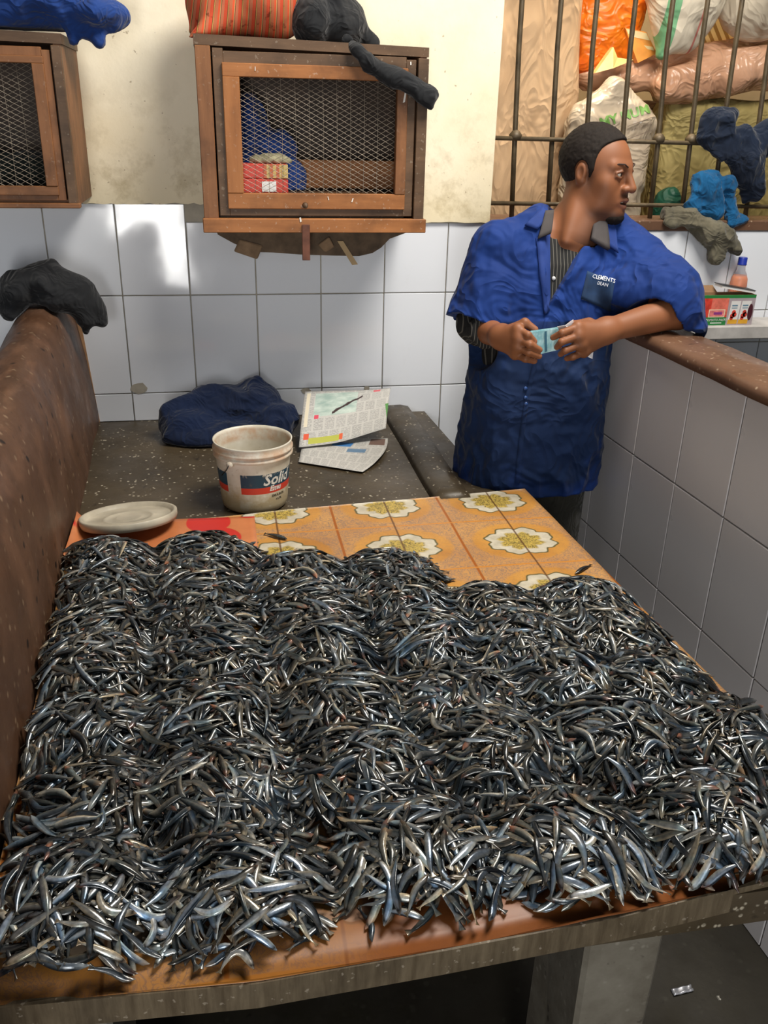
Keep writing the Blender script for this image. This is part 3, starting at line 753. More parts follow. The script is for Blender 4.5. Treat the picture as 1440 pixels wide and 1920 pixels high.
cab2 = cabinet((-0.62, D, 1.41), 'wire fronted wooden cabinet cut by the left edge of the photo', -0.98, -0.343, 1.424, 1.822, 2.49,
               (-0.94, -0.368, 1.438, 1.790), (-0.88, -0.412, 1.472, 1.748), None, warm=False)
# nailed chips and paint marks
# rough bracket of mortar and board under the cabinet
pts = []
for x, z in ((-0.005, 1.366), (0.005, 1.335), (0.045, 1.312), (0.10, 1.290), (0.16, 1.284), (0.24, 1.281), (0.33, 1.279), (0.41, 1.276), (0.45, 1.282), (0.475, 1.30), (0.50, 1.322), (0.55, 1.338), (0.566, 1.366)):
    pts.append((x, D-0.012, z+random.uniform(-0.003, 0.003)))
br = MB(); br.prism(pts, (0, -0.14, 0)); br = br.build('bracket_block', plain('dirty_bracket', (0.105, 0.072, 0.045), 0.9, var=0.5, scale=24, bump=0.6), cab1)
LUMP = plain('brown_mortar', (0.20, 0.13, 0.075), 0.9, var=0.4, scale=30, bump=0.5)
for (px, pz, l, w, a) in ((0.09, 1.296, 0.07, 0.035, 0.3), (0.315, 1.305, 0.03, 0.03, -0.6)):
    o = MB().box((-l/2, -0.006, -w/2), (l/2, 0.006, w/2), 0.003, jit=0.006).build('mortar_lump', LUMP, br)
    o.data.transform(Matrix.Translation((px, D-0.156, pz)) @ Matrix.Rotation(a, 4, 'Y'))
MB().prism([(0.345, D-0.158, 1.318), (0.362, D-0.158, 1.318), (0.405, D-0.165, 1.253), (0.388, D-0.165, 1.251)], (0, 0.004, 0)).build('splinter', plain('pale_splinter', (0.42, 0.30, 0.16), 0.8), cab1)

WPT = plain('white_paint', (0.75, 0.72, 0.66), 0.6)
dr1 = [o for o in cab1.children if o.name.startswith('door')][0]
for (x, z, w, h, a, yy) in ((0.500, 1.700, 0.005, 0.034, -0.15, 2.4775), (0.224, 1.394, 0.005, 0.012, 0.2, 2.4715), (0.118, 1.752, 0.002, 0.010, 0.0, 2.4790), (0.515, 1.776, 0.003, 0.008, 0.1, 2.4875), (0.30, 1.448, 0.002, 0.010, 0.3, 2.4790), (0.365, 1.444, 0.003, 0.011, -0.3, 2.4790)):
    c_, s_ = math.cos(a), math.sin(a)
    MB().prism([(x+u*c_-v*s_, yy, z+u*s_+v*c_) for u, v in ((-w/2, -h/2), (w/2, -h/2.4), (w/2.2, h/2), (-w/3, h/2.2))], (0, -0.0008, 0)).build('paint_fleck', WPT, dr1)
# ---- what is kept in the cabinet
red = plain('red_carton', (0.62, 0.055, 0.035), 0.5, var=0.1)
def red_box(z0, label, right):
    c = empty('red_box', (0.14, 2.56, z0), label, 'box', 'red boxes in the cabinet')
    MB().box((0.078, 2.53, z0), (0.198, 2.60, z0+0.036), 0.002).build('carton', red, c)
    if right:
        N = NT('yellow_printed_panel'); v = N.coords((120, 1, 9)); w = N.n('ShaderNodeTexChecker'); w.inputs['Scale'].default_value = 1.0; N.l(v, w.inputs['Vector'])
        pm = N.set(N.mix(w.outputs['Fac'], (0.60, 0.42, 0.14), (0.55, 0.13, 0.05)), 0.5)
        MB().box((0.134, 2.529, z0+0.001), (0.180, 2.530, z0+0.035)).build('printed_panel', pm, c)
        MB().box((0.181, 2.529, z0+0.001), (0.198, 2.530, z0+0.035)).build('yellow_panel', plain('yellow_card', (0.55, 0.40, 0.13), 0.5, var=0.25), c)
    else:
        lb = MB().box((0.128, 2.5288, z0+0.004), (0.166, 2.530, z0+0.030)).build('white_label', plain('white_label', (0.85, 0.86, 0.84), 0.5, var=0.03), c)
    return c
red_box(1.4555, 'red carton with a white label, lower of the two behind the wire', False)
red_box(1.4925, 'red carton with a yellow striped panel, upper of the two behind the wire', True)
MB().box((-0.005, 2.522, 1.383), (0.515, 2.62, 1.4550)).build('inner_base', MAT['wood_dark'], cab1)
BLUE = sheer('blue_cotton', (0.012, 0.045, 0.20)); NAVY = sheer('navy_cotton', (0.0025, 0.009, 0.034)); BLACK = sheer('black_cotton', (0.012, 0.013, 0.015))
def cloth(name, label, cat, prims, lo, hi, h, mat, amp=0.008, scale=14, seed=1, stretch=(1, 1, 1), k=0.02, avoid=None, group=None):
    def fn(P):
        d = None
        for p in prims:
            if p[0] == 'c': e = sd_cone(P, p[1], p[2], p[3], p[4])
            else: e = sd_ell(P, p[1], p[2], p[3] if len(p) > 3 else None)
            d = e if d is None else smin(d, e, k)
        d = d-folds(P, amp, scale, seed, stretch)
        if avoid is not None: d = np.maximum(d, avoid(P))
        return d
    o = sdf_obj(name, fn, lo, hi, h, mat)
    return tag(o, label, cat, group), fn
cloth('blue_cloth', 'crumpled blue cloth stuffed behind the red cartons in the cabinet', 'cloth',
      [('e', (0.10, 2.67, 1.60), (0.055, 0.05, 0.10)), ('e', (0.16, 2.66, 1.56), (0.07, 0.05, 0.055)), ('e', (0.21, 2.63, 1.49), (0.045, 0.035, 0.05)), ('e', (0.12, 2.66, 1.49), (0.06, 0.04, 0.10))],
      (0.02, 2.58, 1.40), (0.29, 2.75, 1.74), 0.005, BLUE, 0.010, 18, 4, avoid=lambda P: np.maximum(1.4560-P[:, 2], np.maximum(2.603-P[:, 1], -10)))
cloth('pale_bundle', 'pale green and beige bundle on top of the red cartons', 'cloth',
      [('e', (0.15, 2.575, 1.537), (0.05, 0.03, 0.016)), ('e', (0.19, 2.575, 1.534), (0.022, 0.02, 0.012))], (0.08, 2.53, 1.51), (0.23, 2.62, 1.57), 0.003,
      plain('pale_green_beige', (0.30, 0.28, 0.17), 0.8, var=0.5, scale=40), 0.003, 40, 3, avoid=lambda P: 1.5295-P[:, 2])
cloth('dark_cloth', 'dark cloth lying inside the left cabinet', 'cloth', [('e', (-0.47, 2.66, 1.50), (0.06, 0.05, 0.05)), ('e', (-0.58, 2.66, 1.50), (0.09, 0.05, 0.045))], (-0.72, 2.58, 1.43), (-0.37, 2.75, 1.58), 0.005, sheer('dark_green_cloth', (0.015, 0.02, 0.018)), 0.01, 18, 5, avoid=lambda P: 1.4425-P[:, 2])
# ---- cushion, black cloth on the cabinet, blue cloth on the left one
def mat_stripes():
    N = NT('striped_upholstery'); tc = N.n('ShaderNodeTexCoord'); sp = N.n('ShaderNodeSeparateXYZ'); N.l(tc.outputs['Object'], sp.inputs[0])
    # stripes fan out a little from the cushion's top
    u = N.math('ADD', sp.outputs[0], N.math('MULTIPLY', N.math('SUBTRACT', sp.outputs[2], 1.80), N.math('MULTIPLY', N.math('SUBTRACT', sp.outputs[0], 0.22), 0.9)))
    f = N.math('FRACT', N.math('DIVIDE', u, 0.037))
    c = N.ramp(f, [(0.0, (0.52, 0.070, 0.030)), (0.22, (0.52, 0.070, 0.030)), (0.23, (0.10, 0.055, 0.02)), (0.27, (0.55, 0.33, 0.10)), (0.31, (0.10, 0.05, 0.02)), (0.33, (0.42, 0.13, 0.06)), (0.55, (0.45, 0.15, 0.07)), (0.56, (0.60, 0.09, 0.035)), (0.70, (0.60, 0.09, 0.035)), (0.71, (0.50, 0.30, 0.12)), (0.76, (0.08, 0.05, 0.02)), (0.80, (0.45, 0.14, 0.07))], 'CONSTANT')
    st = N.ramp(N.noise(N.coords(), 40, 3), [(0.62, (1, 1, 1)), (0.70, (0.45, 0.4, 0.35))])
    N.bump(N.noise(N.coords(), 600, 1), 0.2, 0.001)
    return N.set(N.mix(1.0, c, st, 'MULTIPLY'), 0.85, 0, 0.2)
cabtop = lambda P: 1.826-0.0205*(P[:, 0]+0.03)-P[:, 2]
def cush(P):
    d = sd_cone(P, (-0.030, 2.60, 1.838), (0.03, 2.62, 1.905), 0.012, 0.072)
    d = smin(d, sd_cone(P, (0.03, 2.62, 1.905), (0.15, 2.62, 1.925), 0.072, 0.098), 0.03)
    d = smin(d, sd_cone(P, (0.15, 2.62, 1.925), (0.205, 2.60, 1.855), 0.085, 0.028), 0.03)
    d = smin(d, sd_cone(P, (-0.035, 2.535, 1.822), (0.05, 2.58, 1.87), 0.008, 0.045), 0.03)
    d = d-folds(P, 0.003, 16, 9, (1, 1, 0.4))
    return np.maximum(d, np.where(P[:, 0] > -0.030, cabtop(P), -1))
o = sdf_obj('striped_cushion', cush, (-0.07, 2.50, 1.79), (0.26, 2.78, 2.05), 0.005, mat_stripes()); tag(o, 'red and orange striped cushion lying on the cabinet', 'cushion')
cloth('black_cloth', 'black cloth heaped on the cabinet with a strap hanging over its front', 'cloth',
      [('e', (0.275, 2.60, 1.87), (0.055, 0.09, 0.072)), ('e', (0.34, 2.62, 1.865), (0.08, 0.09, 0.07)), ('c', (0.30, 2.60, 1.92), (0.435, 2.60, 1.828), 0.035, 0.016),
       ('e', (0.33, 2.62, 1.925), (0.05, 0.07, 0.05)),
       ('c', (0.355, 2.50, 1.822), (0.375, 2.468, 1.80), 0.014, 0.012), ('c', (0.375, 2.468, 1.80), (0.405, 2.462, 1.772), 0.013, 0.018),
       ('c', (0.405, 2.464, 1.770), (0.47, 2.466, 1.742), 0.018, 0.023), ('c', (0.47, 2.466, 1.742), (0.562, 2.466, 1.702), 0.023, 0.022),
       ('c', (0.545, 2.466, 1.700), (0.566, 2.466, 1.680), 0.018, 0.008)],
      (0.20, 2.435, 1.66), (0.60, 2.76, 2.0), 0.0045, BLACK, 0.005, 17, 2, k=0.012,
      avoid=lambda P: np.maximum(np.where(P[:, 1] > 2.496, cabtop(P), -1), np.where(P[:, 1] < 2.496, P[:, 1]-2.4775, -1)))
cloth('blue_cloth', 'bright blue cloth heaped on the left cabinet, hanging over its corner', 'cloth',
      [('e', (-0.42, 2.60, 1.90), (0.20, 0.10, 0.085)), ('e', (-0.26, 2.57, 1.865), (0.075, 0.08, 0.035)), ('c', (-0.30, 2.60, 1.85), (-0.232, 2.56, 1.852), 0.03, 0.024),
       ('c', (-0.30, 2.58, 1.84), (-0.262, 2.55, 1.808), 0.03, 0.016), ('c', (-0.29, 2.56, 1.85), (-0.315, 2.55, 1.805), 0.02, 0.008), ('e', (-0.62, 2.6, 1.87), (0.2, 0.1, 0.06))],
      (-0.85, 2.46, 1.76), (-0.17, 2.76, 2.02), 0.006, BLUE, 0.010, 10, 6,
      avoid=lambda P: np.where(P[:, 0] < -0.337, 1.828-P[:, 2], -1))
# ---- black cloth over the divider
def over_wall(P):
    x0 = -0.316-0.0435*(P[:, 1]-0.91)
    rel = P[:, 0]-x0
    top = np.interp(-rel, [0.02, 0.05, 0.08, 0.12, 0.17, 0.21, 0.24], [1.02, 1.13, 1.166, 1.168, 1.125, 1.05, 0.8])
    inside = np.minimum(np.minimum(rel*-1-0.006, rel+0.215), top-0.006-P[:, 2])
    return inside
cloth('black_cloth', 'black cloth draped over the end of the brown divider', 'cloth',
      [('e', (-0.47, 2.60, 1.218), (0.075, 0.07, 0.035)), ('e', (-0.44, 2.60, 1.175), (0.075, 0.075, 0.045)), ('c', (-0.40, 2.58, 1.17), (-0.37, 2.58, 1.12), 0.035, 0.03), ('c', (-0.49, 2.61, 1.235), (-0.45, 2.62, 1.262), 0.03, 0.012), ('c', (-0.46, 2.6, 1.235), (-0.375, 2.6, 1.19), 0.035, 0.03),
       ('c', (-0.39, 2.60, 1.20), (-0.345, 2.60, 1.135), 0.035, 0.033), ('c', (-0.35, 2.60, 1.15), (-0.330, 2.60, 1.105), 0.03, 0.020), ('c', (-0.366, 2.59, 1.13), (-0.375, 2.58, 1.082), 0.018, 0.014),
       ('e', (-0.53, 2.59, 1.195), (0.045, 0.06, 0.045)), ('c', (-0.55, 2.59, 1.19), (-0.565, 2.58, 1.145), 0.04, 0.03), ('c', (-0.57, 2.59, 1.215), (-0.556, 2.59, 1.235), 0.012, 0.007)],
      (-0.64, 2.47, 1.03), (-0.27, 2.73, 1.32), 0.0045, BLACK, 0.006, 15, 8, avoid=over_wall)
# ---- navy jacket on the counter
cloth('navy_jacket', 'crumpled navy blue jacket lying on the counter behind the bucket', 'jacket',
      [('e', (-0.11, 2.63, 0.795), (0.095, 0.085, 0.055)), ('e', (-0.02, 2.67, 0.815), (0.12, 0.08, 0.072)), ('e', (0.10, 2.68, 0.825), (0.07, 0.07, 0.070)), ('c', (0.09, 2.70, 0.86), (0.105, 2.70, 0.895), 0.035, 0.018),
       ('e', (0.15, 2.62, 0.79), (0.075, 0.08, 0.045)), ('e', (-0.02, 2.56, 0.77), (0.16, 0.06, 0.03)), ('c', (-0.17, 2.62, 0.825), (-0.05, 2.64, 0.86), 0.022, 0.025)],
      (-0.25, 2.44, 0.735), (0.28, 2.786, 0.95), 0.005, NAVY, 0.013, 11, 5, stretch=(0.7, 1, 1.2), avoid=lambda P: np.maximum(CZ+0.0005-P[:, 2], P[:, 1]-2.784))

# ---- newspapers
def mat_news(name, seed, colourful):
    N = NT(name); tc = N.n('ShaderNodeTexCoord'); uv = tc.outputs['UV']
    def sc(s): 
        m = N.n('ShaderNodeMapping'); m.inputs['Scale'].default_value = s; N.l(uv, m.inputs['Vector']); return m.outputs[0]
    br = N.n('ShaderNodeTexBrick'); N.l(sc((1, 1, 1)), br.inputs['Vector'])
    br.inputs['Scale'].default_value = 1.0; br.inputs['Brick Width'].default_value = 0.13; br.inputs['Row Height'].default_value = 0.22; br.inputs['Mortar Size'].default_value = 0.012
    br.inputs['Color1'].default_value = (0, 0, 0, 1); br.inputs['Color2'].default_value = (0.35, 0.35, 0.35, 1); br.inputs['Mortar'].default_value = (1, 1, 1, 1)
    li = N.n('ShaderNodeTexWave'); li.bands_direction = 'Y'; li.inputs['Scale'].default_value = 22; li.inputs['Distortion'].default_value = 0; N.l(uv, li.inputs['Vector'])
    words = N.ramp(N.noise(sc((60, 70, 1)), 1.0, 2), [(0.42, (0, 0, 0)), (0.5, (1, 1, 1))])
    ink = N.math('MULTIPLY', N.math('MULTIPLY', N.math('SUBTRACT', 1.0, br.outputs['Color']), words), N.ramp(li.outputs[0], [(0.35, (0, 0, 0)), (0.6, (1, 1, 1))]))
    c = N.mix(N.math('MULTIPLY', ink, 0.62), (0.50, 0.49, 0.46), (0.08, 0.08, 0.09))
    sp = N.n('ShaderNodeSeparateXYZ'); N.l(uv, sp.inputs[0])
    def rect(x0, x1, y0, y1, sh=0.0):
        xx = N.math('ADD', sp.outputs[0], N.math('MULTIPLY', sp.outputs[1], sh))
        a = N.math('MULTIPLY', N.math('GREATER_THAN', xx, x0), N.math('LESS_THAN', xx, x1))
        b = N.math('MULTIPLY', N.math('GREATER_THAN', sp.outputs[1], y0), N.math('LESS_THAN', sp.outputs[1], y1))
        return N.math('MULTIPLY', a, b)
    if colourful:
        pic = N.ramp(N.noise(sc((6, 9, 1)), 1.0, 4), [(0.35, (0.30, 0.40, 0.36)), (0.65, (0.52, 0.60, 0.54))])
        c = N.mix(rect(0.13, 0.62, 0.46, 0.94), c, pic)
        dg = N.math('SUBTRACT', sp.outputs[1], N.math('MULTIPLY_ADD', sp.outputs[0], 0.85, 0.22))
        c = N.mix(N.math('MULTIPLY', N.ramp(N.math('ABSOLUTE', N.math('ADD', dg, N.math('MULTIPLY', N.math('SUBTRACT', N.noise(sc((9, 9, 1)), 1.0, 2), 0.5), 0.08))), [(0.018, (1, 1, 1)), (0.032, (0, 0, 0))]), rect(0.34, 0.68, 0.42, 0.92)), c, (0.05, 0.03, 0.03))
        c = N.mix(rect(0.10, 0.45, 0.03, 0.12), c, (0.42, 0.43, 0.08)); c = N.mix(rect(0.45, 0.49, 0.04, 0.13), c, (0.62, 0.12, 0.05))
        c = N.mix(rect(0.04, 0.10, 0.10, 0.19), c, (0.62, 0.10, 0.05)); c = N.mix(rect(0.14, 0.19, 0.42, 0.49), c, (0.60, 0.08, 0.12)); c = N.mix(rect(0.80, 0.88, 0.90, 0.97), c, (0.60, 0.14, 0.16))
        c = N.mix(rect(1.02, 1.2, 0.10, 0.5, 0.12), c, (0.10, 0.26, 0.08)); c = N.mix(rect(0.03, 0.07, 0.3, 0.95), c, (0.66, 0.60, 0.46))
    else:
        c = N.mix(rect(0.30, 0.55, 0.66, 0.80, -0.1), c, (0.05, 0.18, 0.42)); c = N.mix(rect(0.80, 0.97, 0.74, 0.98, 0.0), c, (0.16, 0.10, 0.08)); c = N.mix(rect(0.60, 0.8, 0.5, 0.6), c, (0.12, 0.2, 0.3))
    return N.set(c, 0.75, 0, 0.2)
def sheet(name, label, cat, P, nu, nv, mat, th=0.0006):
    """P(u,v)->point ; a paper sheet with thickness and UVs"""
    V = [P(i/nu, j/nv) for j in range(nv+1) for i in range(nu+1)]; n = len(V)
    F = [(j*(nu+1)+i, j*(nu+1)+i+1, (j+1)*(nu+1)+i+1, (j+1)*(nu+1)+i) for j in range(nv) for i in range(nu)]
    me = bpy.data.meshes.new(name); me.from_pydata([tuple(map(float, v)) for v in V], [], F)
    uvl = me.uv_layers.new(name='UVMap')
    for p in me.polygons:
        for li in p.loop_indices:
            vi = me.loops[li].vertex_index; uvl.data[li].uv = ((vi % (nu+1))/nu, (vi//(nu+1))/nv)
    me.materials.append(mat); me.polygons.foreach_set('use_smooth', np.ones(len(me.polygons), dtype=bool))
    o = link_mesh(name, me)
    m = o.modifiers.new('thick', 'SOLIDIFY'); m.thickness = th; m.offset = -1
    return tag(o, label, cat) if label else o
def bil(q, u, v): 
    q = [np.array(x, float) for x in q]
    return (q[0]*(1-u)+q[1]*u)*(1-v)+(q[3]*(1-u)+q[2]*u)*v
lowq = [(0.196, 2.345, 0.7525), (0.364, 2.246, 0.7525), (0.482, 2.50, 0.7525), (0.235, 2.55, 0.7525)]
def Plow(u, v):
    p = bil(lowq, u, v); r = vnoise(p[None], 10, 2)[0]
    if u > 0.6: p = p+np.array([0.02, -0.01, 0])*math.sin(math.pi*v)*(u-0.6)/0.4
    p[2] += 0.005*(r+1)*min(1, v*3)+0.003*(1-v)*0; return p
sheet('newspaper', 'newspaper page lying flat on the terrazzo counter under another page', 'newspaper', Plow, 24, 20, mat_news('newsprint_plain', 2, False))
upq = [(0.205, 2.43, 0.764), (0.470, 2.475, 0.792), (0.520, 2.67, 0.850), (0.247, 2.66, 0.855)]
def Pup(u, v):
    p = bil(upq, u, v); p[2] += 0.022*math.sin(math.pi*v*0.9)*(0.6+0.4*u)+0.006*vnoise(p[None], 8, 5)[0]-0.010*math.sin(math.pi*u)*(1-v)+0.004; return p
sheet('newspaper', 'printed newspaper leaning on the kerb with green and yellow pictures', 'newspaper', Pup, 30, 24, mat_news('newsprint_coloured', 3, True))

# ---- bucket
BC = (0.062, 2.085, CZ+0.0005)
bk = empty('paint_bucket', BC, 'dirty white plastic bucket with a blue and red printed band', 'bucket')
def mat_bucket():
    N = NT('dirty_white_plastic'); tc = N.n('ShaderNodeTexCoord'); mp = N.n('ShaderNodeMapping'); N.l(tc.outputs['Object'], mp.inputs[0])
    mp.inputs['Location'].default_value = (-BC[0], -BC[1], -BC[2]); sp = N.n('ShaderNodeSeparateXYZ'); N.l(mp.outputs[0], sp.inputs[0]); v = mp.outputs[0]
    z = sp.outputs[2]; a = N.math('ARCTAN2', sp.outputs[1], sp.outputs[0])
    white = N.ramp(N.noise(v, 14, 5), [(0.35, (0.50, 0.46, 0.36)), (0.65, (0.68, 0.66, 0.58))])
    # grime rising from the base, under the rims
    lowm = N.math('ADD', N.math('MULTIPLY', N.math('SUBTRACT', 0.075, z), 14.0), N.math('MULTIPLY', N.math('SUBTRACT', N.noise(v, 22, 5, 0.65), 0.5), 2.6))
    c = N.mix(N.math('MULTIPLY', N.ramp(lowm, [(0.0, (0, 0, 0)), (0.7, (1, 1, 1))]), 0.75), white, (0.36, 0.26, 0.11))
    rim = N.math('MULTIPLY', N.ramp(z, [(0.135, (0, 0, 0)), (0.142, (1, 1, 1)), (0.166, (1, 1, 1)), (0.172, (0, 0, 0))]), N.ramp(N.noise(v, 16, 5, 0.65), [(0.36, (0, 0, 0)), (0.56, (1, 1, 1))]))
    rad = N.math('SQRT', N.math('ADD', N.math('MULTIPLY', sp.outputs[0], sp.outputs[0]), N.math('MULTIPLY', sp.outputs[1], sp.outputs[1])))
    c = N.mix(N.math('MULTIPLY', rim, 0.6), c, (0.44, 0.20, 0.07))
    # printed band: angles measured round the bucket
    outer = N.math('GREATER_THAN', rad, N.math('MULTIPLY_ADD', z, 0.085, 0.0805))
    panel = N.math('ADD', N.math('MULTIPLY', N.math('GREATER_THAN', a, -1.98), N.math('LESS_THAN', a, 0.9)), N.math('LESS_THAN', a, -2.42))
    wear = N.ramp(N.math('ADD', N.noise(v, 85, 4, 0.7), N.math('MULTIPLY', N.math('SUBTRACT', z, 0.105), 8)), [(0.56, (1, 1, 1)), (0.66, (0, 0, 0))])
    def band(z0, z1): return N.math('MULTIPLY', N.math('MULTIPLY', N.math('GREATER_THAN', z, z0), N.math('LESS_THAN', z, z1)), N.math('MULTIPLY', panel, outer))
    c = N.mix(N.math('MULTIPLY', band(0.073, 0.108), wear), c, (0.012, 0.05, 0.085))
    c = N.mix(band(0.056, 0.073), c, (0.55, 0.045, 0.025))
    sm = N.ramp(N.noise(v, 45, 4, 0.7), [(0.62, (0, 0, 0)), (0.72, (1, 1, 1))])
    c = N.mix(N.math('MULTIPLY', sm, 0.35), c, (0.20, 0.14, 0.07))
    return N.set(c, 0.42, 0, 0.45)
MB_ = mat_bucket()
H = 0.174
def rr_(z): return 0.0815+(0.0925-0.0815)*z/0.14
prof = [(0.0, 0.0), (0.074, 0.0), (0.0805, 0.006)] + [(rr_(z), z) for z in (0.02, 0.05, 0.08, 0.11, 0.134)] + [(0.0925, 0.135), (0.0985, 0.138), (0.0985, 0.143), (0.0945, 0.146), (0.0945, 0.149), (0.0990, 0.152), (0.0990, 0.156), (0.0955, 0.159), (0.0965, 0.170), (0.0975, H), (0.0945, H), (0.0925, 0.165)] + [(rr_(z)-0.003, z) for z in (0.13, 0.1, 0.05, 0.012)] + [(0.070, 0.006), (0.0, 0.006)]
def lathe_np(name, prof, c, n, mat, parent, sub=1):
    V, F = [], []
    for k in range(n):
        a = 2*math.pi*k/n
        for r, z in prof[1:-1]: V.append((c[0]+r*math.cos(a), c[1]+r*math.sin(a), c[2]+z))
    m = len(prof)-2
    for k in range(n):
        for j in range(m-1): F.append((k*m+j, ((k+1) % n)*m+j, ((k+1) % n)*m+j+1, k*m+j+1))
    F.append(tuple(k*m for k in reversed(range(n)))); F.append(tuple(k*m+m-1 for k in range(n)))
    o = np_mesh(name, V, F, mat, parent, True)
    for p in o.data.polygons:
        if len(p.vertices) > 4: p.use_smooth = False
    return o
lathe_np('shell', prof, BC, 72, MB_, bk)
aw = -2.20
ear = (BC[0]+0.0965*math.cos(aw), BC[1]+0.0965*math.sin(aw), BC[2]+0.135)
MB().tube([(ear[0]+0.006*math.cos(aw)*-1, ear[1]-0.006*math.sin(aw), ear[2]), (ear[0]+0.008*math.cos(aw), ear[1]+0.008*math.sin(aw), ear[2])], 0.008, 12).build('handle_boss', MB_, bk, True)
MB().tube([(ear[0]+0.007*math.cos(aw), ear[1]+0.007*math.sin(aw), ear[2]), (ear[0]-0.010, ear[1]-0.004, ear[2]-0.012), (ear[0]-0.022, ear[1]+0.004, ear[2]-0.028)], 0.0014, 6).build('wire_handle', plain('dark_wire', (0.03, 0.03, 0.03), 0.5, 0.6), bk, True)
for (a, r, z) in ((1.62, 0.0962, H-0.002), (-1.75, 0.0985, 0.168), (-1.30, 0.0985, 0.163)):
    pass
def bucket_map(a0, z0):
    def f(x, y):
        z = z0+y; r = rr_(np.clip(z, 0, 0.13))+0.0006; a = a0+x/0.088
        return np.stack([BC[0]+r*np.cos(a), BC[1]+r*np.sin(a), BC[2]+z], 1)
    return f
WT = plain('white_print', (0.62, 0.62, 0.58), 0.5, var=0.35, scale=160); DKP = plain('dark_print', (0.06, 0.05, 0.03), 0.6)
text_mesh('brand_lettering', 'Solid', 0.040, bucket_map(-0.92, 0.091), WT, bk, bold=0.0010, shear=0.25)
text_mesh('small_lettering', 'Emu', 0.019, bucket_map(-0.98, 0.068), WT, bk, bold=0.0008, shear=0.25)
text_mesh('small_lettering', 'EMULSION', 0.0085, bucket_map(-0.86, 0.047), DKP, bk, bold=0.0003)
text_mesh('small_lettering', '4 LTR', 0.0075, bucket_map(-0.84, 0.036), DKP, bk, bold=0.0003)

# ---- red printed cardboard and the white lid lying on it
def mat_card():
    N = NT('orange_red_card'); v = N.coords((1, 1, 0)); vo = N.n('ShaderNodeTexVoronoi'); vo.inputs['Scale'].default_value = 7.5; N.l(v, vo.inputs['Vector'])
    m = N.ramp(vo.outputs['Distance'], [(0.44, (1, 1, 1)), (0.46, (0, 0, 0))])
    base = N.ramp(N.noise(v, 12, 4), [(0.3, (0.42, 0.13, 0.045)), (0.7, (0.56, 0.20, 0.075))])
    c = N.mix(m, base, (0.50, 0.025, 0.018))
    return N.set(c, 0.4, 0, 0.5)
def Pcard(u, v):
    x0 = xs(1.9)+0.012; p = np.array([x0+(0.055-x0)*u, 1.74+(1.952-0.012*u-1.74)*v, TZ+0.0035])
    p[2] += 0.0015*(vnoise(p[None], 12, 4)[0]+1)+0.004*max(0, v-0.85)/0.15
    if u < 0.1: p[2] += 0.03*(1-u/0.1)**2; 
    return p
sheet('cardboard', 'orange and red printed card lying under the far left heaps', 'cardboard', Pcard, 30, 16, mat_card(), 0.0015)
ld = empty('bucket_lid', (-0.232, 1.93, 0.775), 'round dirty white bucket lid lying by the left divider', 'lid')
lp = [(0.0, 0.0), (0.096, 0.0), (0.1045, -0.004), (0.108, -0.004), (0.110, 0.003), (0.110, 0.0135), (0.107, 0.0155), (0.102, 0.0145), (0.0985, 0.007), (0.095, 0.0045), (0.060, 0.004), (0.058, 0.0055), (0.052, 0.0055), (0.050, 0.004), (0.030, 0.004), (0.028, 0.005), (0.0, 0.005)]
lo_ = lathe_np('disc', lp, (0, 0, 0), 64, plain('dirty_white_lid', (0.40, 0.36, 0.28), 0.5, var=0.3, scale=16), None)
lo_.data.transform(Matrix.Translation((-0.232, 1.925, 0.790)) @ Euler((math.radians(-10), math.radians(-3), 0)).to_matrix().to_4x4())
lo_.parent = ld; lo_.matrix_parent_inverse = Matrix.Translation(-Vector(ld.location))

# ---------------------------------------------------------------- the man
def W(x, y, Y): return at(x, y, Y)
def Wz(x, y, Y, z): p = at(x, y, Y); p[2] = z; return p
man = empty('person', (0.83, 2.23, 0.0), 'man in a bright blue work coat leaning on the tiled partition, holding banknotes', 'person')
HC = at(1121, 321, 2.235)
HSC = 0.89
ty = math.radians(-5)
HF = np.array([0.627*math.cos(ty), -0.776*math.cos(ty), math.sin(ty)]); HF /= np.linalg.norm(HF)
HXv = np.cross(HF, [0, 0, 1]); HXv /= np.linalg.norm(HXv)
HU = np.cross(HXv, HF)
HR = np.stack([HXv, HF, HU], 1)
def hl(P): return (P-HC)@HR/HSC
def hw(p): return HC+HR@np.asarray(p, float)*HSC
def skull_d(q):
    d = sd_ell(q, (0, -0.020, 0.030), (0.0745, 0.0965, 0.090))
    return smin(d, sd_ell(q, (0, 0.018, 0.012), (0.066, 0.070, 0.072)), 0.03)
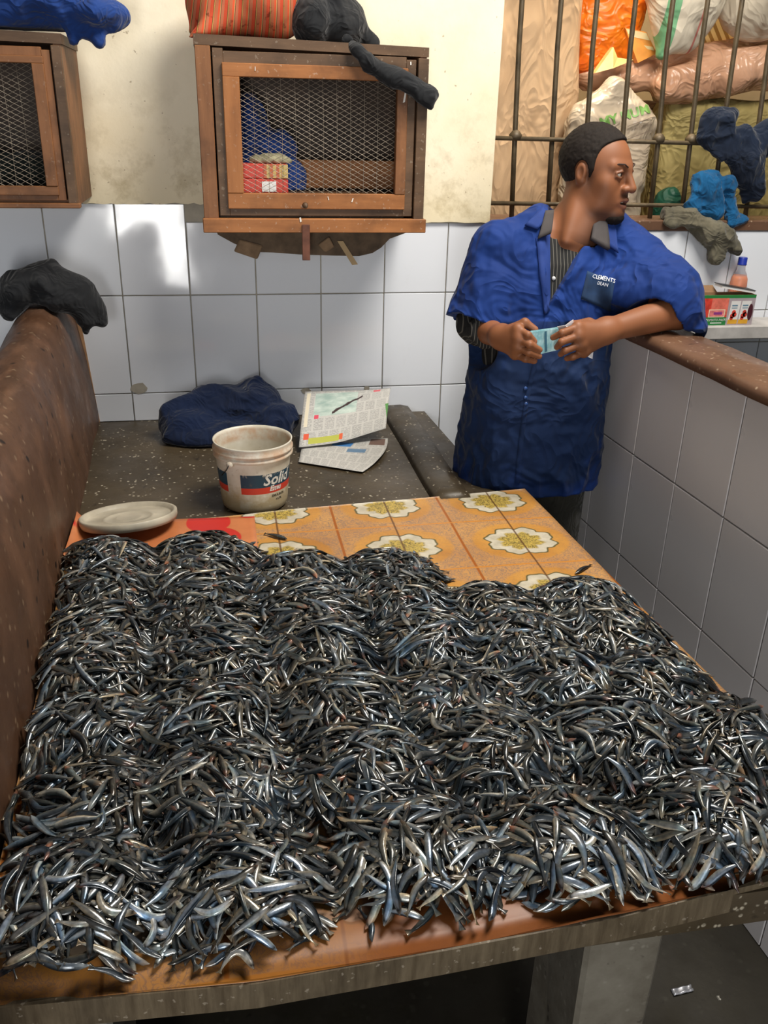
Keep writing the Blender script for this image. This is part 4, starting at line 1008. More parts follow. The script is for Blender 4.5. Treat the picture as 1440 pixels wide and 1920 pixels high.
def head_d(q):
    d = skull_d(q)
    d = smin(d, sd_ell(q, (0, 0.032, -0.050), (0.056, 0.058, 0.070)), 0.03)
    for s in (1, -1):
        d = smin(d, sd_cone(q, (s*0.058, 0.0, -0.045), (s*0.044, 0.040, -0.088), 0.014, 0.015), 0.03)   # jaw
        d = smin(d, sd_cone(q, (s*0.044, 0.040, -0.088), (s*0.012, 0.074, -0.104), 0.015, 0.017), 0.025)
        d = smin(d, sd_ell(q, (s*0.045, 0.054, -0.020), (0.020, 0.018, 0.016)), 0.03)                 # cheekbone
        d = smin(d, sd_cone(q, (s*0.010, 0.085, 0.022), (s*0.044, 0.067, 0.024), 0.009, 0.008), 0.018)  # brow
    for s in (1, -1): d = smin(d, sd_ell(q, (s*0.040, 0.046, -0.052), (0.022, 0.030, 0.032)), 0.03)
    d = smin(d, sd_ell(q, (0, 0.074, -0.066), (0.032, 0.024, 0.030)), 0.022)                            # muzzle
    d = smin(d, sd_ell(q, (0, 0.083, -0.104), (0.019, 0.015, 0.014)), 0.02)                             # chin
    for s in (1, -1): d = smax(d, -sd_ell(q, (s*0.031, 0.095, 0.003), (0.018, 0.0115, 0.0105)), 0.012)   # eye sockets
    d = smin(d, sd_cone(q, (0, 0.091, 0.012), (0, 0.113, -0.030), 0.0085, 0.0125), 0.013)               # nose
    for s in (1, -1):
        d = smin(d, sd_ell(q, (s*0.0145, 0.100, -0.033), (0.0095, 0.011, 0.009)), 0.008)
        d = smax(d, -sd_ell(q, (s*0.008, 0.106, -0.043), (0.005, 0.007, 0.0045)), 0.003)
        for a, b in (((0.018, 0.0855, 0.0085), (0.031, 0.0885, 0.0120)), ((0.031, 0.0885, 0.0120), (0.045, 0.081, 0.007))):
            d = smin(d, sd_cone(q, (s*a[0], a[1], a[2]), (s*b[0], b[1], b[2]), 0.0032, 0.0032), 0.005)
        for a, b in (((0.018, 0.0850, -0.001), (0.031, 0.0875, -0.0050)), ((0.031, 0.0875, -0.0050), (0.045, 0.081, -0.001))):
            d = smin(d, sd_cone(q, (s*a[0], a[1], a[2]), (s*b[0], b[1], b[2]), 0.0028, 0.0028), 0.006)
        # lips
        d = smin(d, sd_cone(q, (0.0, 0.1025, -0.0615), (s*0.024, 0.089, -0.068), 0.0066, 0.0035), 0.006)
        d = smin(d, sd_cone(q, (0.0, 0.0985, -0.0800), (s*0.022, 0.088, -0.0725), 0.0072, 0.0035), 0.006)
        # ear
        e = sd_ell(q, (s*0.0770, -0.010, -0.004), (0.0105, 0.0170, 0.0280))
        e = smin(e, sd_ell(q, (s*0.0745, -0.004, -0.025), (0.008, 0.010, 0.010)), 0.008)
        e = smax(e, -sd_ell(q, (s*0.0895, -0.007, -0.001), (0.0090, 0.0095, 0.0175)), 0.004)
        d = smin(d, e, 0.005)
    d = smax(d, -sd_ell(q, (0, 0.100, -0.0705), (0.0185, 0.017, 0.0042)), 0.003)                        # parted lips
    return d
NB = W(1076, 446, 2.222)
def neck_d(P):
    d = sd_cone(P, hw((0, -0.022, -0.050)), NB, 0.054, 0.060)
    d = smin(d, sd_cone(P, hw((0.056, -0.018, -0.055)), W(1061, 452, 2.172), 0.010, 0.009), 0.028)
    d = smin(d, sd_cone(P, hw((0.0, 0.045, -0.105)), W(1078, 450, 2.196), 0.022, 0.018), 0.03)
    return d
# hands: chains of (pixel x, pixel y, depth)
def hand_prims(wrist, wr, knuckles, fingers, thumb, kr=0.0125):
    pr = []
    for kn in knuckles: pr.append((wrist, W(*kn), wr, kr, 0.018))
    for a, b in zip(knuckles, knuckles[1:]): pr.append((W(*a), W(*b), kr*0.9, kr*0.9, 0.010))
    for f in fingers:
        r = [0.0092, 0.0085, 0.0072]
        for i in range(len(f)-1): pr.append((W(*f[i]), W(*f[i+1]), r[i], r[i+1], 0.0035))
    r = [0.015, 0.0105, 0.0085]
    for i in range(len(thumb)-1): pr.append((W(*thumb[i]), W(*thumb[i+1]), r[i], r[i+1], 0.006))
    return pr
WRa = W(941, 632, 2.045); ELa = np.array([0.652, 2.205, 1.160])
HA = hand_prims(WRa, 0.024, [(971, 617, 1.988), (972, 634, 1.980), (970, 650, 1.982), (966, 664, 1.992)],
    [[(971, 617, 1.988), (990, 628, 1.962), (1002, 640, 1.966)], [(972, 634, 1.980), (993, 646, 1.955), (1012, 656, 1.964)],
     [(970, 650, 1.982), (991, 661, 1.958), (1011, 668, 1.966)], [(966, 664, 1.992), (985, 673, 1.968), (1002, 677, 1.972)]],
    [(957, 620, 2.02), (984, 605, 1.998), (1003, 618, 1.988)])
WRb = W(1136, 620, 1.990); ELb = np.array([1.125, 2.050, 1.224])
HB = hand_prims(WRb, 0.025, [(1083, 613, 1.958), (1084, 630, 1.948), (1088, 646, 1.950), (1095, 660, 1.960)],
    [[(1083, 613, 1.958), (1054, 624, 1.942), (1037, 633, 1.962)], [(1084, 630, 1.948), (1053, 641, 1.933), (1044, 651, 1.955)],
     [(1088, 646, 1.950), (1060, 657, 1.938), (1051, 664, 1.958)], [(1095, 660, 1.960), (1074, 669, 1.950), (1063, 672, 1.965)]],
    [(1104, 607, 1.985), (1074, 610, 1.992), (1052, 624, 1.990)])
def chain_d(P, pr):
    d = None
    for a, b, ra, rb, k in pr:
        e = sd_cone(P, a, b, ra, rb); d = e if d is None else smin(d, e, k)
    return d
TZs = [0.45, 0.62, 0.72, 0.88, 1.08, 1.20, 1.32, 1.40, 1.46]
TCX = [0.825, 0.825, 0.825, 0.824, 0.843, 0.862, 0.880, 0.890, 0.90]
TCY = [2.21, 2.21, 2.205, 2.205, 2.215, 2.225, 2.24, 2.25, 2.26]
TA = [0.19, 0.19, 0.195, 0.200, 0.188, 0.188, 0.172, 0.105, 0.05]
TB = [0.125, 0.13, 0.135, 0.140, 0.128, 0.125, 0.112, 0.075, 0.04]
def torso_d(P, off=0.0):
    z = P[:, 2]
    cx = np.interp(z, TZs, TCX); cy = np.interp(z, TZs, TCY); a = np.interp(z, TZs, TA)-off; b = np.interp(z, TZs, TB)-off
    u = np.abs(P[:, 0]-cx)/a; v = np.abs(P[:, 1]-cy)/b
    r = (u**2.4+v**2.4)**(1/2.4)
    return (r-1)*np.minimum(a, b)*0.9
def group(c, R, f):
    c = np.asarray(c, float)
    def g(P):
        s = np.linalg.norm(P-c, axis=1)-R; d = s+0.05; m = s < 0.06
        if m.any(): d[m] = np.minimum(f(P[m]), d[m]+1)
        return d
    return g
def torso_body(P):
    d = torso_d(P, 0.028); d = np.maximum(d, 0.80-P[:, 2]); d = np.maximum(d, P[:, 2]-1.45)
    d = smin(d, sd_cone(P, (0.82, 2.255, 1.385), (0.71, 2.23, 1.335), 0.045, 0.050), 0.03)
    d = smin(d, sd_cone(P, (0.99, 2.25, 1.38), (1.055, 2.215, 1.325), 0.045, 0.050), 0.03)
    for x in (0.735, 0.915): d = smin(d, sd_cone(P, (x, 2.21, 0.80), (x-0.005, 2.21, 0.52), 0.080, 0.060), 0.03)
    return d
g_head = group(HC, 0.165, lambda P: head_d(hl(P))*HSC)
g_neck = group((HC+NB)/2+np.array([0, -0.02, -0.02]), 0.20, neck_d)
g_torso = group((0.86, 2.22, 0.97), 0.56, torso_body)
g_aA = group((ELa+WRa)/2+np.array([0.02, 0, 0.08]), 0.21, lambda P: smin(sd_cone(P, (0.695, 2.225, 1.33), ELa, 0.048, 0.040), sd_cone(P, ELa, WRa, 0.041, 0.025), 0.02))
g_aB = group((ELb+WRb)/2+np.array([0.02, 0.05, 0.05]), 0.25, lambda P: smin(sd_cone(P, (1.06, 2.21, 1.32), ELb, 0.048, 0.042), sd_cone(P, ELb, WRb, 0.043, 0.027), 0.02))
g_hA = group(W(978, 642, 1.985), 0.085, lambda P: chain_d(P, HA))
g_hB = group(W(1085, 636, 1.965), 0.095, lambda P: chain_d(P, HB))
def body_d(P):
    d = smin(g_head(P), g_neck(P), 0.02)
    d = smin(d, g_torso(P), 0.02)
    a = smin(g_aA(P), g_hA(P), 0.012); b = smin(g_aB(P), g_hB(P), 0.012)
    d = smin(d, smin(a, b, 0.004), 0.01)
    return d
def skin_col(V):
    c = np.tile(np.array([0.225, 0.084, 0.035]), (len(V), 1))
    q = hl(V); near = np.linalg.norm(V-HC, axis=1) < 0.19
    def blend(mask, col, w=1.0):
        nonlocal c; m = np.clip(mask, 0, 1)[:, None]*w; c = c*(1-m)+np.array(col)*m
    n = vnoise(V, 22, 3)[:, None]; c = c*(1+0.16*n)
    # lips, stubble, moustache, eye rims
    lip = np.exp(-((q[:, 2]+0.071)/0.0125)**4)*np.exp(-(q[:, 0]/0.022)**4)*(q[:, 1] > 0.088)*near
    blend(lip, (0.150, 0.058, 0.042), 0.85)
    inm = np.exp(-((q[:, 2]+0.0707)/0.0042)**4)*np.exp(-(q[:, 0]/0.017)**4)*(q[:, 1] > 0.078)*near
    blend(inm, (0.05, 0.018, 0.014), 0.9)
    mo = np.exp(-((q[:, 2]+0.0505)/0.006)**2)*np.exp(-(q[:, 0]/0.026)**4)*(q[:, 1] > 0.083)*near
    blend(mo, (0.025, 0.013, 0.009), 0.75)
    ch = np.clip((-0.082-q[:, 2])/0.02, 0, 1)*np.clip((q[:, 1]-0.015)/0.04, 0, 1)*near
    blend(ch, (0.028, 0.014, 0.010), 0.72)
    sb = np.exp(-((q[:, 1]-0.018)/0.014)**2)*np.clip((0.02-q[:, 2])/0.03, 0, 1)*np.clip((q[:, 2]+0.07)/0.04, 0, 1)*near*(np.abs(q[:, 0]) > 0.045)
    blend(sb, (0.03, 0.016, 0.011), 0.55)
    ey = np.exp(-(((np.abs(q[:, 0])-0.031)/0.021)**2+((q[:, 2]-0.004)/0.015)**2))*(q[:, 1] > 0.06)*near
    blend(ey, (0.085, 0.030, 0.014), 0.75)
    # fingertips and nails a little paler
    for f in (HA, HB):
        for i, (a, b, ra, rb, k) in enumerate(f):
            if rb in (0.0072, 0.0085) and ra in (0.0085, 0.0105):
                w = np.exp(-(np.linalg.norm(V-b, axis=1)/0.0085)**4); blend(w, (0.33, 0.15, 0.09), 0.45)
    return c
SKIN = mat_vcol('skin', 0.55, 0, 0.4, 0.10, 500)
SKIN.node_tree.nodes['Principled BSDF'].inputs['Subsurface Weight'].default_value = 0.0
V, F = surface_nets(body_d, (0.56, 1.86, 0.50), (1.26, 2.40, 1.70), 0.0025)
np_mesh('body', V, F, SKIN, man, True, skin_col(V))
# hair, beard, eyebrows, eyes, teeth
def hair_d(P):
    q = hl(P); d = skull_d(q)-0.0060-0.0014*vnoise(q, 260, 3)-0.001*vnoise(q, 130, 4)
    y, z, x = q[:, 1], q[:, 2], np.abs(q[:, 0])
    front = np.interp(z, [-0.075, -0.045, -0.032, -0.022, -0.012, 0.01, 0.032, 0.050, 0.066, 0.078, 0.090, 0.104, 0.12], [-0.075, -0.050, -0.036, -0.024, 0.018, 0.026, 0.026, 0.028, 0.033, 0.042, 0.058, 0.080, 0.12])
    earhole = 0.024-np.sqrt((y+0.010)**2+((z+0.004)*0.72)**2)
    d = smax(d, (y-front)*0.8, 0.006); d = np.maximum(d, np.where(x > 0.05, earhole, -1)); d = smax(d, -0.070-z, 0.006)
    return d*HSC
sdf_obj('hair', group(HC, 0.15, hair_d), HC-0.15, HC+0.15, 0.0026, plain('black_hair', (0.012, 0.008, 0.006), 0.75, var=0.5, scale=300, bump=0.6, spec=0.25), man)
def beard_d(P):
    q = hl(P); d = head_d(q)-0.006-0.002*vnoise(q, 220, 5)
    r = sd_ell(q, (0, 0.060, -0.114), (0.036, 0.046, 0.026))
    return smax(d, r, 0.006)*HSC
sdf_obj('beard', group(hw((0, 0.06, -0.11)), 0.06, beard_d), hw((0, 0.06, -0.11))-0.07, hw((0, 0.06, -0.11))+0.07, 0.0025, plain('black_beard', (0.012, 0.008, 0.006), 0.8, var=0.5, scale=300, bump=0.6, spec=0.2), man)
for s in (1, -1):
    MB().tube([hw((s*0.014, 0.0965, 0.0235)), hw((s*0.028, 0.0925, 0.0305)), hw((s*0.042, 0.081, 0.0305)), hw((s*0.051, 0.070, 0.025))], [0.0012, 0.0020, 0.0018, 0.0008], 8).build('eyebrow', plain('brow_hair', (0.030, 0.014, 0.008), 0.8) if s == 1 else bpy.data.materials['brow_hair'], man, True)
    c = hw((s*0.031, 0.0778, 0.004)); n1, n2 = 24, 16; V, F, K = [], [], []
    gz = HR@np.array([-0.10, 0.99, 0.0]); gz /= np.linalg.norm(gz)
    t1 = np.cross(gz, [0, 0, 1]); t1 /= np.linalg.norm(t1); t2 = np.cross(t1, gz)
    for i in range(n2+1):
        th = math.pi*i/n2
        for k in range(n1):
            a = 2*math.pi*k/n1; V.append(c+0.0117*HSC*(math.cos(th)*gz+math.sin(th)*(math.cos(a)*t1+math.sin(a)*t2)))
            K.append((0.004, 0.003, 0.003) if th < 0.25 else ((0.035, 0.014, 0.008) if th < 0.58 else (0.50, 0.43, 0.35)))
    for i in range(n2):
        for k in range(n1): F.append((i*n1+k, i*n1+(k+1) % n1, (i+1)*n1+(k+1) % n1, (i+1)*n1+k))
    np_mesh('eye', V, F, mat_vcol('eye', 0.12, 0, 0.6) if s == 1 else bpy.data.materials['eye'], man, True, K)
tb = MB()
for i in range(-3, 4):
    x = i*0.0052; y = 0.0905-abs(i)**2*0.0008
    tb.box((-0.0023, -0.002, -0.0035), (0.0023, 0.002, 0.0035), 0.0008)
    for v in list(tb.bm.verts)[-24:]: v.co = Vector(hw((v.co.x+x, v.co.y+y, v.co.z-0.0675)))
tb.build('teeth', plain('teeth', (0.62, 0.56, 0.46), 0.25, var=0.05), man)

# ---- clothing
COAT = None
def mat_coat():
    N = NT('blue_work_cotton'); v = N.coords()
    base = N.ramp(N.noise(v, 5, 5), [(0.3, (0.0025, 0.021, 0.125)), (0.7, (0.005, 0.034, 0.190))])
    sp = N.n('ShaderNodeSeparateXYZ'); N.l(v, sp.inputs[0])
    st = N.math('ADD', N.math('MULTIPLY', N.math('SUBTRACT', 1.12, N.math('ABSOLUTE', N.math('SUBTRACT', sp.outputs[2], 0.98))), 1.0), N.math('MULTIPLY', N.math('SUBTRACT', N.noise(v, 4.5, 5), 0.5), 1.1))
    grime = N.math('MULTIPLY', N.ramp(st, [(0.80, (0, 0, 0)), (1.25, (1, 1, 1))]), N.math('LESS_THAN', sp.outputs[2], 1.19))
    c = N.mix(N.math('MULTIPLY', grime, 0.72), base, (0.003, 0.012, 0.026))
    wrinkle_bump(N, v, 900, 8, 0.5, 0.016)
    return N.set(c, 0.8, 0, 0.25, Sheen_Weight=0.05)
COAT = mat_coat()
def capclip(P):
    s = (P-np.array([RX, RY, 0]))@(-rn)
    return np.where((s > -0.016) & (s < 0.146), 1.1795-P[:, 2], -1.0)
v0, v1, v2 = W(1034, 440, 2.12), W(1124, 425, 2.13), W(1027, 590, 2.095)
def vneck(P):
    # half planes in x/z of the open front
    def hp(a, b, q): # signed distance, positive to the left of a->b
        d = np.array([b[0]-a[0], b[2]-a[2]]); L = np.linalg.norm(d); return ((q[:, 0]-a[0])*-d[1]+(q[:, 2]-a[2])*d[0])/L
    top0 = v0+np.array([-0.01, 0, 0.12]); top1 = v1+np.array([0.03, 0, 0.09])
    l = hp(top0, v0, P); l2 = hp(v0, v2, P); r = hp(v2, v1, P); r2 = hp(v1, top1, P)
    d = np.maximum(np.maximum(-np.minimum(l2, 9), -np.minimum(r, 9)), P[:, 1]-2.20)
    return d
SL_N = np.array([-0.30, -0.12, -0.945]); SL_N /= np.linalg.norm(SL_N); SL_P = W(1245, 606, 2.02)
def shirt_base(P):
    d = torso_d(P, 0.020); d = np.maximum(d, P[:, 2]-1.43)
    d = smin(d, sd_cone(P, (0.83, 2.255, 1.385), (0.72, 2.23, 1.34), 0.042, 0.042), 0.03); d = smin(d, sd_cone(P, (0.99, 2.25, 1.38), (1.05, 2.215, 1.33), 0.042, 0.042), 0.03)
    return d
def coat_solid(P):
    d = torso_d(P, 0.0); d = np.maximum(d, P[:, 2]-1.435)
    d = smin(d, sd_cone(P, (0.83, 2.255, 1.405), (0.705, 2.225, 1.350), 0.052, 0.062), 0.03)
    d = smin(d, sd_cone(P, (0.99, 2.25, 1.40), (1.07, 2.21, 1.335), 0.052, 0.064), 0.03)
    # sleeve on the photo's left
    s = sd_cone(P, (0.700, 2.225, 1.34), (0.645, 2.185, 1.165), 0.072, 0.083)
    ax = np.array([-0.055, -0.04, -0.175]); ax /= np.linalg.norm(ax)
    s = np.maximum(s, (P-np.array([0.648, 2.187, 1.172]))@ax)
    d = smin(d, s, 0.022)
    # sleeve on the photo's right, over the partition
    s = sd_cone(P, (1.050, 2.215, 1.330), (1.105, 2.075, 1.255), 0.076, 0.078)
    s = smin(s, sd_cone(P, (1.105, 2.075, 1.255), (1.158, 2.030, 1.180), 0.076, 0.036), 0.03)
    s = smin(s, sd_cone(P, (1.00, 2.12, 1.26), (1.10, 2.03, 1.235), 0.060, 0.060), 0.03)
    s = np.maximum(s, (P-SL_P)@SL_N)
    return smin(d, s, 0.022)
def coat_d(P):
    d = coat_solid(P)-folds(P, 0.0075, 9, 21, (1, 1, 0.42))-folds(P, 0.0035, 22, 25, (1, 1, 0.8))
    # hollow sleeves and hem
    d = smax(d, -sd_cone(P, (0.672, 2.205, 1.25), (0.640, 2.180, 1.12), 0.050, 0.070), 0.004)
    d = smax(d, -sd_cone(P, (1.125, 2.060, 1.228), (0.98, 2.00, 1.165), 0.058, 0.075), 0.004)
    d = smax(d, -sd_cone(P, (1.105, 2.06, 1.225), (1.140, 2.04, 1.14), 0.048, 0.050), 0.004)
    hem = 0.722+0.010*vnoise(P*np.array([1, 1, 0]), 7, 3)+0.015*np.clip((P[:, 0]-0.95)/0.1, 0, 1)*0
    d = smax(d, hem-P[:, 2], 0.003)
    d = smax(d, -np.maximum(torso_d(P, 0.024), P[:, 2]-0.86), 0.003)
    # open front: the facing is turned back over a thin wall so only the surface layer is cut away
    d = smax(d, -np.maximum(vneck(P), -(shirt_base(P)+0.004)), 0.002)
    d = smax(d, -(sd_cone(P, NB+np.array([0, 0, -0.06]), NB+np.array([0.0, -0.01, 0.12]), 0.064, 0.078)), 0.004)
    return np.maximum(d, capclip(P))
V, F = surface_nets(coat_d, (0.50, 1.90, 0.69), (1.32, 2.44, 1.52), 0.0038)
np_mesh('work_coat', V, F, COAT, man, True)
def mat_shirt():
    N = NT('striped_shirt'); v = N.coords(); sp = N.n('ShaderNodeSeparateXYZ'); N.l(v, sp.inputs[0])
    x = N.math('ADD', sp.outputs[0], N.math('MULTIPLY', sp.outputs[2], -0.06))
    f = N.math('FRACT', N.math('DIVIDE', x, 0.0088))
    c = N.ramp(f, [(0.0, (0.016, 0.016, 0.016)), (0.74, (0.016, 0.016, 0.016)), (0.80, (0.12, 0.115, 0.10)), (0.92, (0.12, 0.115, 0.10)), (0.97, (0.016, 0.016, 0.016))])
    return N.set(c, 0.85, 0, 0.2)
n0, n1, n2 = W(1030, 425, 2.13), W(1057, 456, 2.12), W(1108, 420, 2.14)
def shirt_d(P):
    d = shirt_base(P)-0.002*folds(P, 1.0, 14, 31, (1, 1, 0.5)); d = np.maximum(d, 0.90-P[:, 2])
    d = smin(d, sd_cone(P, (0.70, 2.22, 1.30), ELa+np.array([0, 0.0, 0.01]), 0.052, 0.054), 0.02)
    e = sd_cone(P, ELa+np.array([0, 0, 0.004]), ELa+(WRa-ELa)*0.62+np.array([-0.003, 0, -0.002]), 0.050, 0.042)-folds(P, 0.004, 30, 33)
    ax = (WRa-ELa)/np.linalg.norm(WRa-ELa); e = np.maximum(e, (P-(ELa+(WRa-ELa)*0.52))@ax)
    d = smin(d, e, 0.01)
    # neckline cut
    def hp(a, b): 
        dd = np.array([b[0]-a[0], b[2]-a[2]]); L = np.linalg.norm(dd); return ((P[:, 0]-a[0])*-dd[1]+(P[:, 2]-a[2])*dd[0])/L
    cut = np.maximum(np.maximum(-hp(n0+(n0-n1), n1), -hp(n1, n2+(n2-n1))), P[:, 1]-2.24)
    return smax(d, -cut, 0.003)
V, F = surface_nets(shirt_d, (0.56, 2.0, 0.88), (1.14, 2.40, 1.46), 0.0050)
np_mesh('shirt', V, F, mat_shirt(), man, True)
def trousers_d(P):
    d = None
    for x in (0.735, 0.915):
        e = smin(sd_cone(P, (x, 2.215, 0.80), (x-0.005, 2.215, 0.45), 0.098, 0.080), sd_cone(P, (x-0.005, 2.215, 0.45), (x-0.005, 2.235, 0.07), 0.080, 0.066), 0.03)
        d = e if d is None else smin(d, e, 0.02)
    d = np.maximum(d, P[:, 2]-0.92); d = np.maximum(d, 0.045-P[:, 2])
    return d-folds(P, 0.006, 11, 41, (1, 1, 0.6))
sdf_obj('trousers', trousers_d, (0.58, 2.05, 0.02), (1.06, 2.38, 0.94), 0.0075, sheer('grey_olive_trousers', (0.045, 0.043, 0.034)), man)
for x in (0.73, 0.91):
    sdf_obj('shoe', lambda P, x=x: np.maximum(smin(sd_cone(P, (x, 2.25, 0.045), (x-0.01, 2.10, 0.032), 0.042, 0.036), sd_cone(P, (x, 2.25, 0.05), (x, 2.245, 0.085), 0.04, 0.04), 0.02), 0.002-P[:, 2]),
            (x-0.09, 2.02, -0.01), (x+0.09, 2.33, 0.14), 0.006, plain('black_shoe', (0.015, 0.013, 0.012), 0.5), man)
GREY = plain('dark_grey_collar', (0.050, 0.043, 0.042), 0.85)
csm = lambda P: coat_solid(P)-0.003
cfn = lambda P: np.minimum(coat_d(P), shirt_d(P))
CO2 = plain('blue_collar_cotton', (0.004, 0.028, 0.165), 0.85)
lay_patch('lapel', cfn, [(1004, 447), (1031, 438), (1031, 580), (1020, 590)], 4, 14, 0.002, 0.004, CO2, man)
lay_patch('collar', csm, [(983, 424), (1018, 392), (1030, 408), (1006, 432)], 6, 5, 0.003, 0.006, CO2, man)
lay_patch('collar_lining', csm, [(1006, 450), (1032, 440), (1037, 400), (1021, 402)], 5, 6, 0.006, 0.009, GREY, man)
lay_patch('collar', csm, [(1130, 408), (1152, 420), (1160, 476), (1137, 462)], 5, 7, 0.003, 0.006, CO2, man)
lay_patch('collar_lining', csm, [(1108, 426), (1132, 412), (1136, 472), (1104, 452)], 5, 7, 0.007, 0.010, GREY, man)
lay_patch('placket', cfn, [(1022, 596), (1029, 596), (975, 905), (965, 905)], 2, 40, 0.0005, 0.0022, COAT, man, curve=lambda u, v: np.hstack([-10*np.sin(np.pi*v), 0*v]))
lay_patch('chest_pocket', cfn, [(1101, 508), (1153, 528), (1144, 584), (1089, 560)], 8, 8, 0.0005, 0.0022, plain('pocket_cloth', (0.007, 0.030, 0.085), 0.85, var=0.4, scale=25), man)
def coat_text(cx, cy, rot, s):
    def f(x, y):
        c, n = math.cos(rot), math.sin(rot); px = np.stack([cx+s*(x*c+y*n), cy+s*(x*n-y*c)], 1)
        P, N = trace(cfn, px); return P+N*0.0045
    return f
WH_T = plain('white_thread', (0.80, 0.82, 0.88), 0.6, var=0.05)
text_mesh('embroidery', 'CLEMENTS', 11.5, coat_text(1132, 523, math.radians(13), 0.86), WH_T, man, bold=0.06)
text_mesh('embroidery', 'DEAN', 10.5, coat_text(1131, 533, math.radians(13), 0.80), WH_T, man, bold=0.06)
for (px, py) in ((985, 728), (985, 745), (986, 757), (1038, 522)):
    P, N = trace(cfn, [(px, py)]); p = P[0]; nn = N[0]
    MB().tube([p+nn*0.0005, p+nn*0.0035], [0.0052, 0.0045], 12).build('button', plain('blue_button', (0.02, 0.06, 0.20), 0.3) if py > 600 else plain('pale_button', (0.5, 0.5, 0.5), 0.3), man, True)
# ---- what he holds
def slab_px(name, quad, Y, th, mat, label, cat):
    p = [Vector(W(x, y, Y+dy)) for x, y, dy in quad]
    return tag(MB().prism(p, (0, th, 0)).build(name, mat), label, cat)
def mat_note():
    N = NT('pale_blue_note'); v = N.coords()
    c = N.ramp(N.noise(v, 60, 4), [(0.35, (0.20, 0.42, 0.46)), (0.65, (0.42, 0.60, 0.62))])
    w = N.n('ShaderNodeTexWave'); w.inputs['Scale'].default_value = 45; w.inputs['Distortion'].default_value = 6; N.l(v, w.inputs['Vector'])
    c = N.mix(N.math('MULTIPLY', w.outputs[0], 0.25), c, (0.10, 0.28, 0.33)); return N.set(c, 0.6)
nt = empty('banknotes', W(1020, 640, 1.976), 'folded pale blue banknotes held in both hands', 'money')
NM = mat_note()
for i in range(4):
    q = [(992+i, 624-i*1.2, 0.0), (1049, 616-i, 0.004), (1047, 656-i, 0.004), (1009, 665-i*1.5, 0.0)]
    MB().prism([Vector(W(x, y, 1.974+dy+i*0.0014)) for x, y, dy in q], (0, 0.0011, 0)).build('note', NM, nt)
MB().prism([Vector(W(x, y, 1.9738)) for x, y in ((1021, 622), (1025, 621), (1026, 659), (1022, 660))], (0, 0.0004, 0)).build('printed_stripe', plain('dark_blue_print', (0.03, 0.12, 0.18), 0.6), nt)
slab_px('white_paper', [(1045, 612, 0.0), (1060, 610, -0.004), (1075, 599, 0.0), (1077, 618, 0.005), (1113, 654, 0.012), (1111, 673, 0.004), (1097, 667, 0.004), (1052, 627, 0.004)], 1.968, 0.0012, plain('white_paper', (0.80, 0.78, 0.80), 0.7, var=0.04), 'folded white paper sticking out of the fist with the banknotes', 'paper')

# ---------------------------------------------------------------- sacks behind the bars
PLAT = 0.9005
def sack(name, label, prims, lo, hi, h, mat, amp=0.008, scale=9, seed=1, stretch=(1, 1, 1), k=0.03, cat='sack'):
    def fn(P):
        d = None
        for p in prims:
            if p[0] == 'c': e = sd_cone(P, p[1], p[2], p[3], p[4])
            elif p[0] == 'b': e = sd_box(P, p[1], p[2], p[3], p[4] if len(p) > 4 else None)
            else: e = sd_ell(P, p[1], p[2], p[3] if len(p) > 3 else None)
            d = e if d is None else smin(d, e, k)
        d = d-folds(P, amp, scale, seed, stretch)
        return np.maximum(d, PLAT-P[:, 2])
    return tag(sdf_obj(name, fn, lo, hi, h, mat), label, cat), fn
def rotY(a): c, s = math.cos(a), math.sin(a); return np.array([[c, 0, s], [0, 1, 0], [-s, 0, c]])
SACKG = 'sacks stacked behind the window bars'
def sackmat(name, a, b, rough=0.6, stain=None, sc=5, wr=0.45, stretch=(1, 1, 1)):
    N = NT(name); v = N.coords(stretch); c = N.ramp(N.noise(v, sc, 6), [(0.3, a), (0.7, b)])
    c = N.mix(N.math('MULTIPLY', N.ramp(N.noise(v, 17, 4), [(0.60, (0, 0, 0)), (0.75, (1, 1, 1))]), 0.35), c, stain or tuple(x*0.5 for x in a))
    wrinkle_bump(N, v, 500, 11, wr, 0.016); return N.set(c, rough, 0, 0.3)
sack('beige_sack', 'tall beige cloth sack behind the leftmost bars', [('b', (1.045, 3.185, 1.55), (0.180, 0.080, 0.70), 0.06), ('c', (1.02, 3.16, 1.2), (1.04, 3.16, 2.1), 0.075, 0.075)], (0.78, 3.02, 0.88), (1.30, 3.34, 2.34), 0.010,
     sackmat('beige_cloth', (0.46, 0.30, 0.17), (0.62, 0.43, 0.26), 0.8, None, 5, 0.38, (1, 1, 0.55)), 0.016, 6, 3, (1, 1, 0.35))
sack('orange_sack', 'shiny orange plastic sack high behind the bars', [('b', (1.335, 3.20, 2.08), (0.115, 0.07, 0.30), 0.05)], (1.16, 3.05, 1.74), (1.50, 3.34, 2.44), 0.009,
     sackmat('orange_plastic', (0.62, 0.10, 0.008), (0.80, 0.20, 0.01), 0.3, (0.35, 0.04, 0.005), 7), 0.016, 10, 5)
def mat_striped_sack(name, stripes, ground, tilt=0.0):
    N = NT(name); v = N.coords(); sp = N.n('ShaderNodeSeparateXYZ'); N.l(v, sp.inputs[0])
    x = N.math('ADD', sp.outputs[0], N.math('MULTIPLY', N.math('SUBTRACT', sp.outputs[2], 1.9), tilt)); c = N.ramp(N.noise(v, 5, 5), [(0.3, tuple(k*0.85 for k in ground)), (0.7, ground)])
    for a, b, col in stripes: c = N.mix(N.math('MULTIPLY', N.math('GREATER_THAN', x, a), N.math('LESS_THAN', x, b)), c, col)
    wrinkle_bump(N, v, 500, 9, 0.35, 0.014); return N.set(c, 0.6, 0, 0.3)
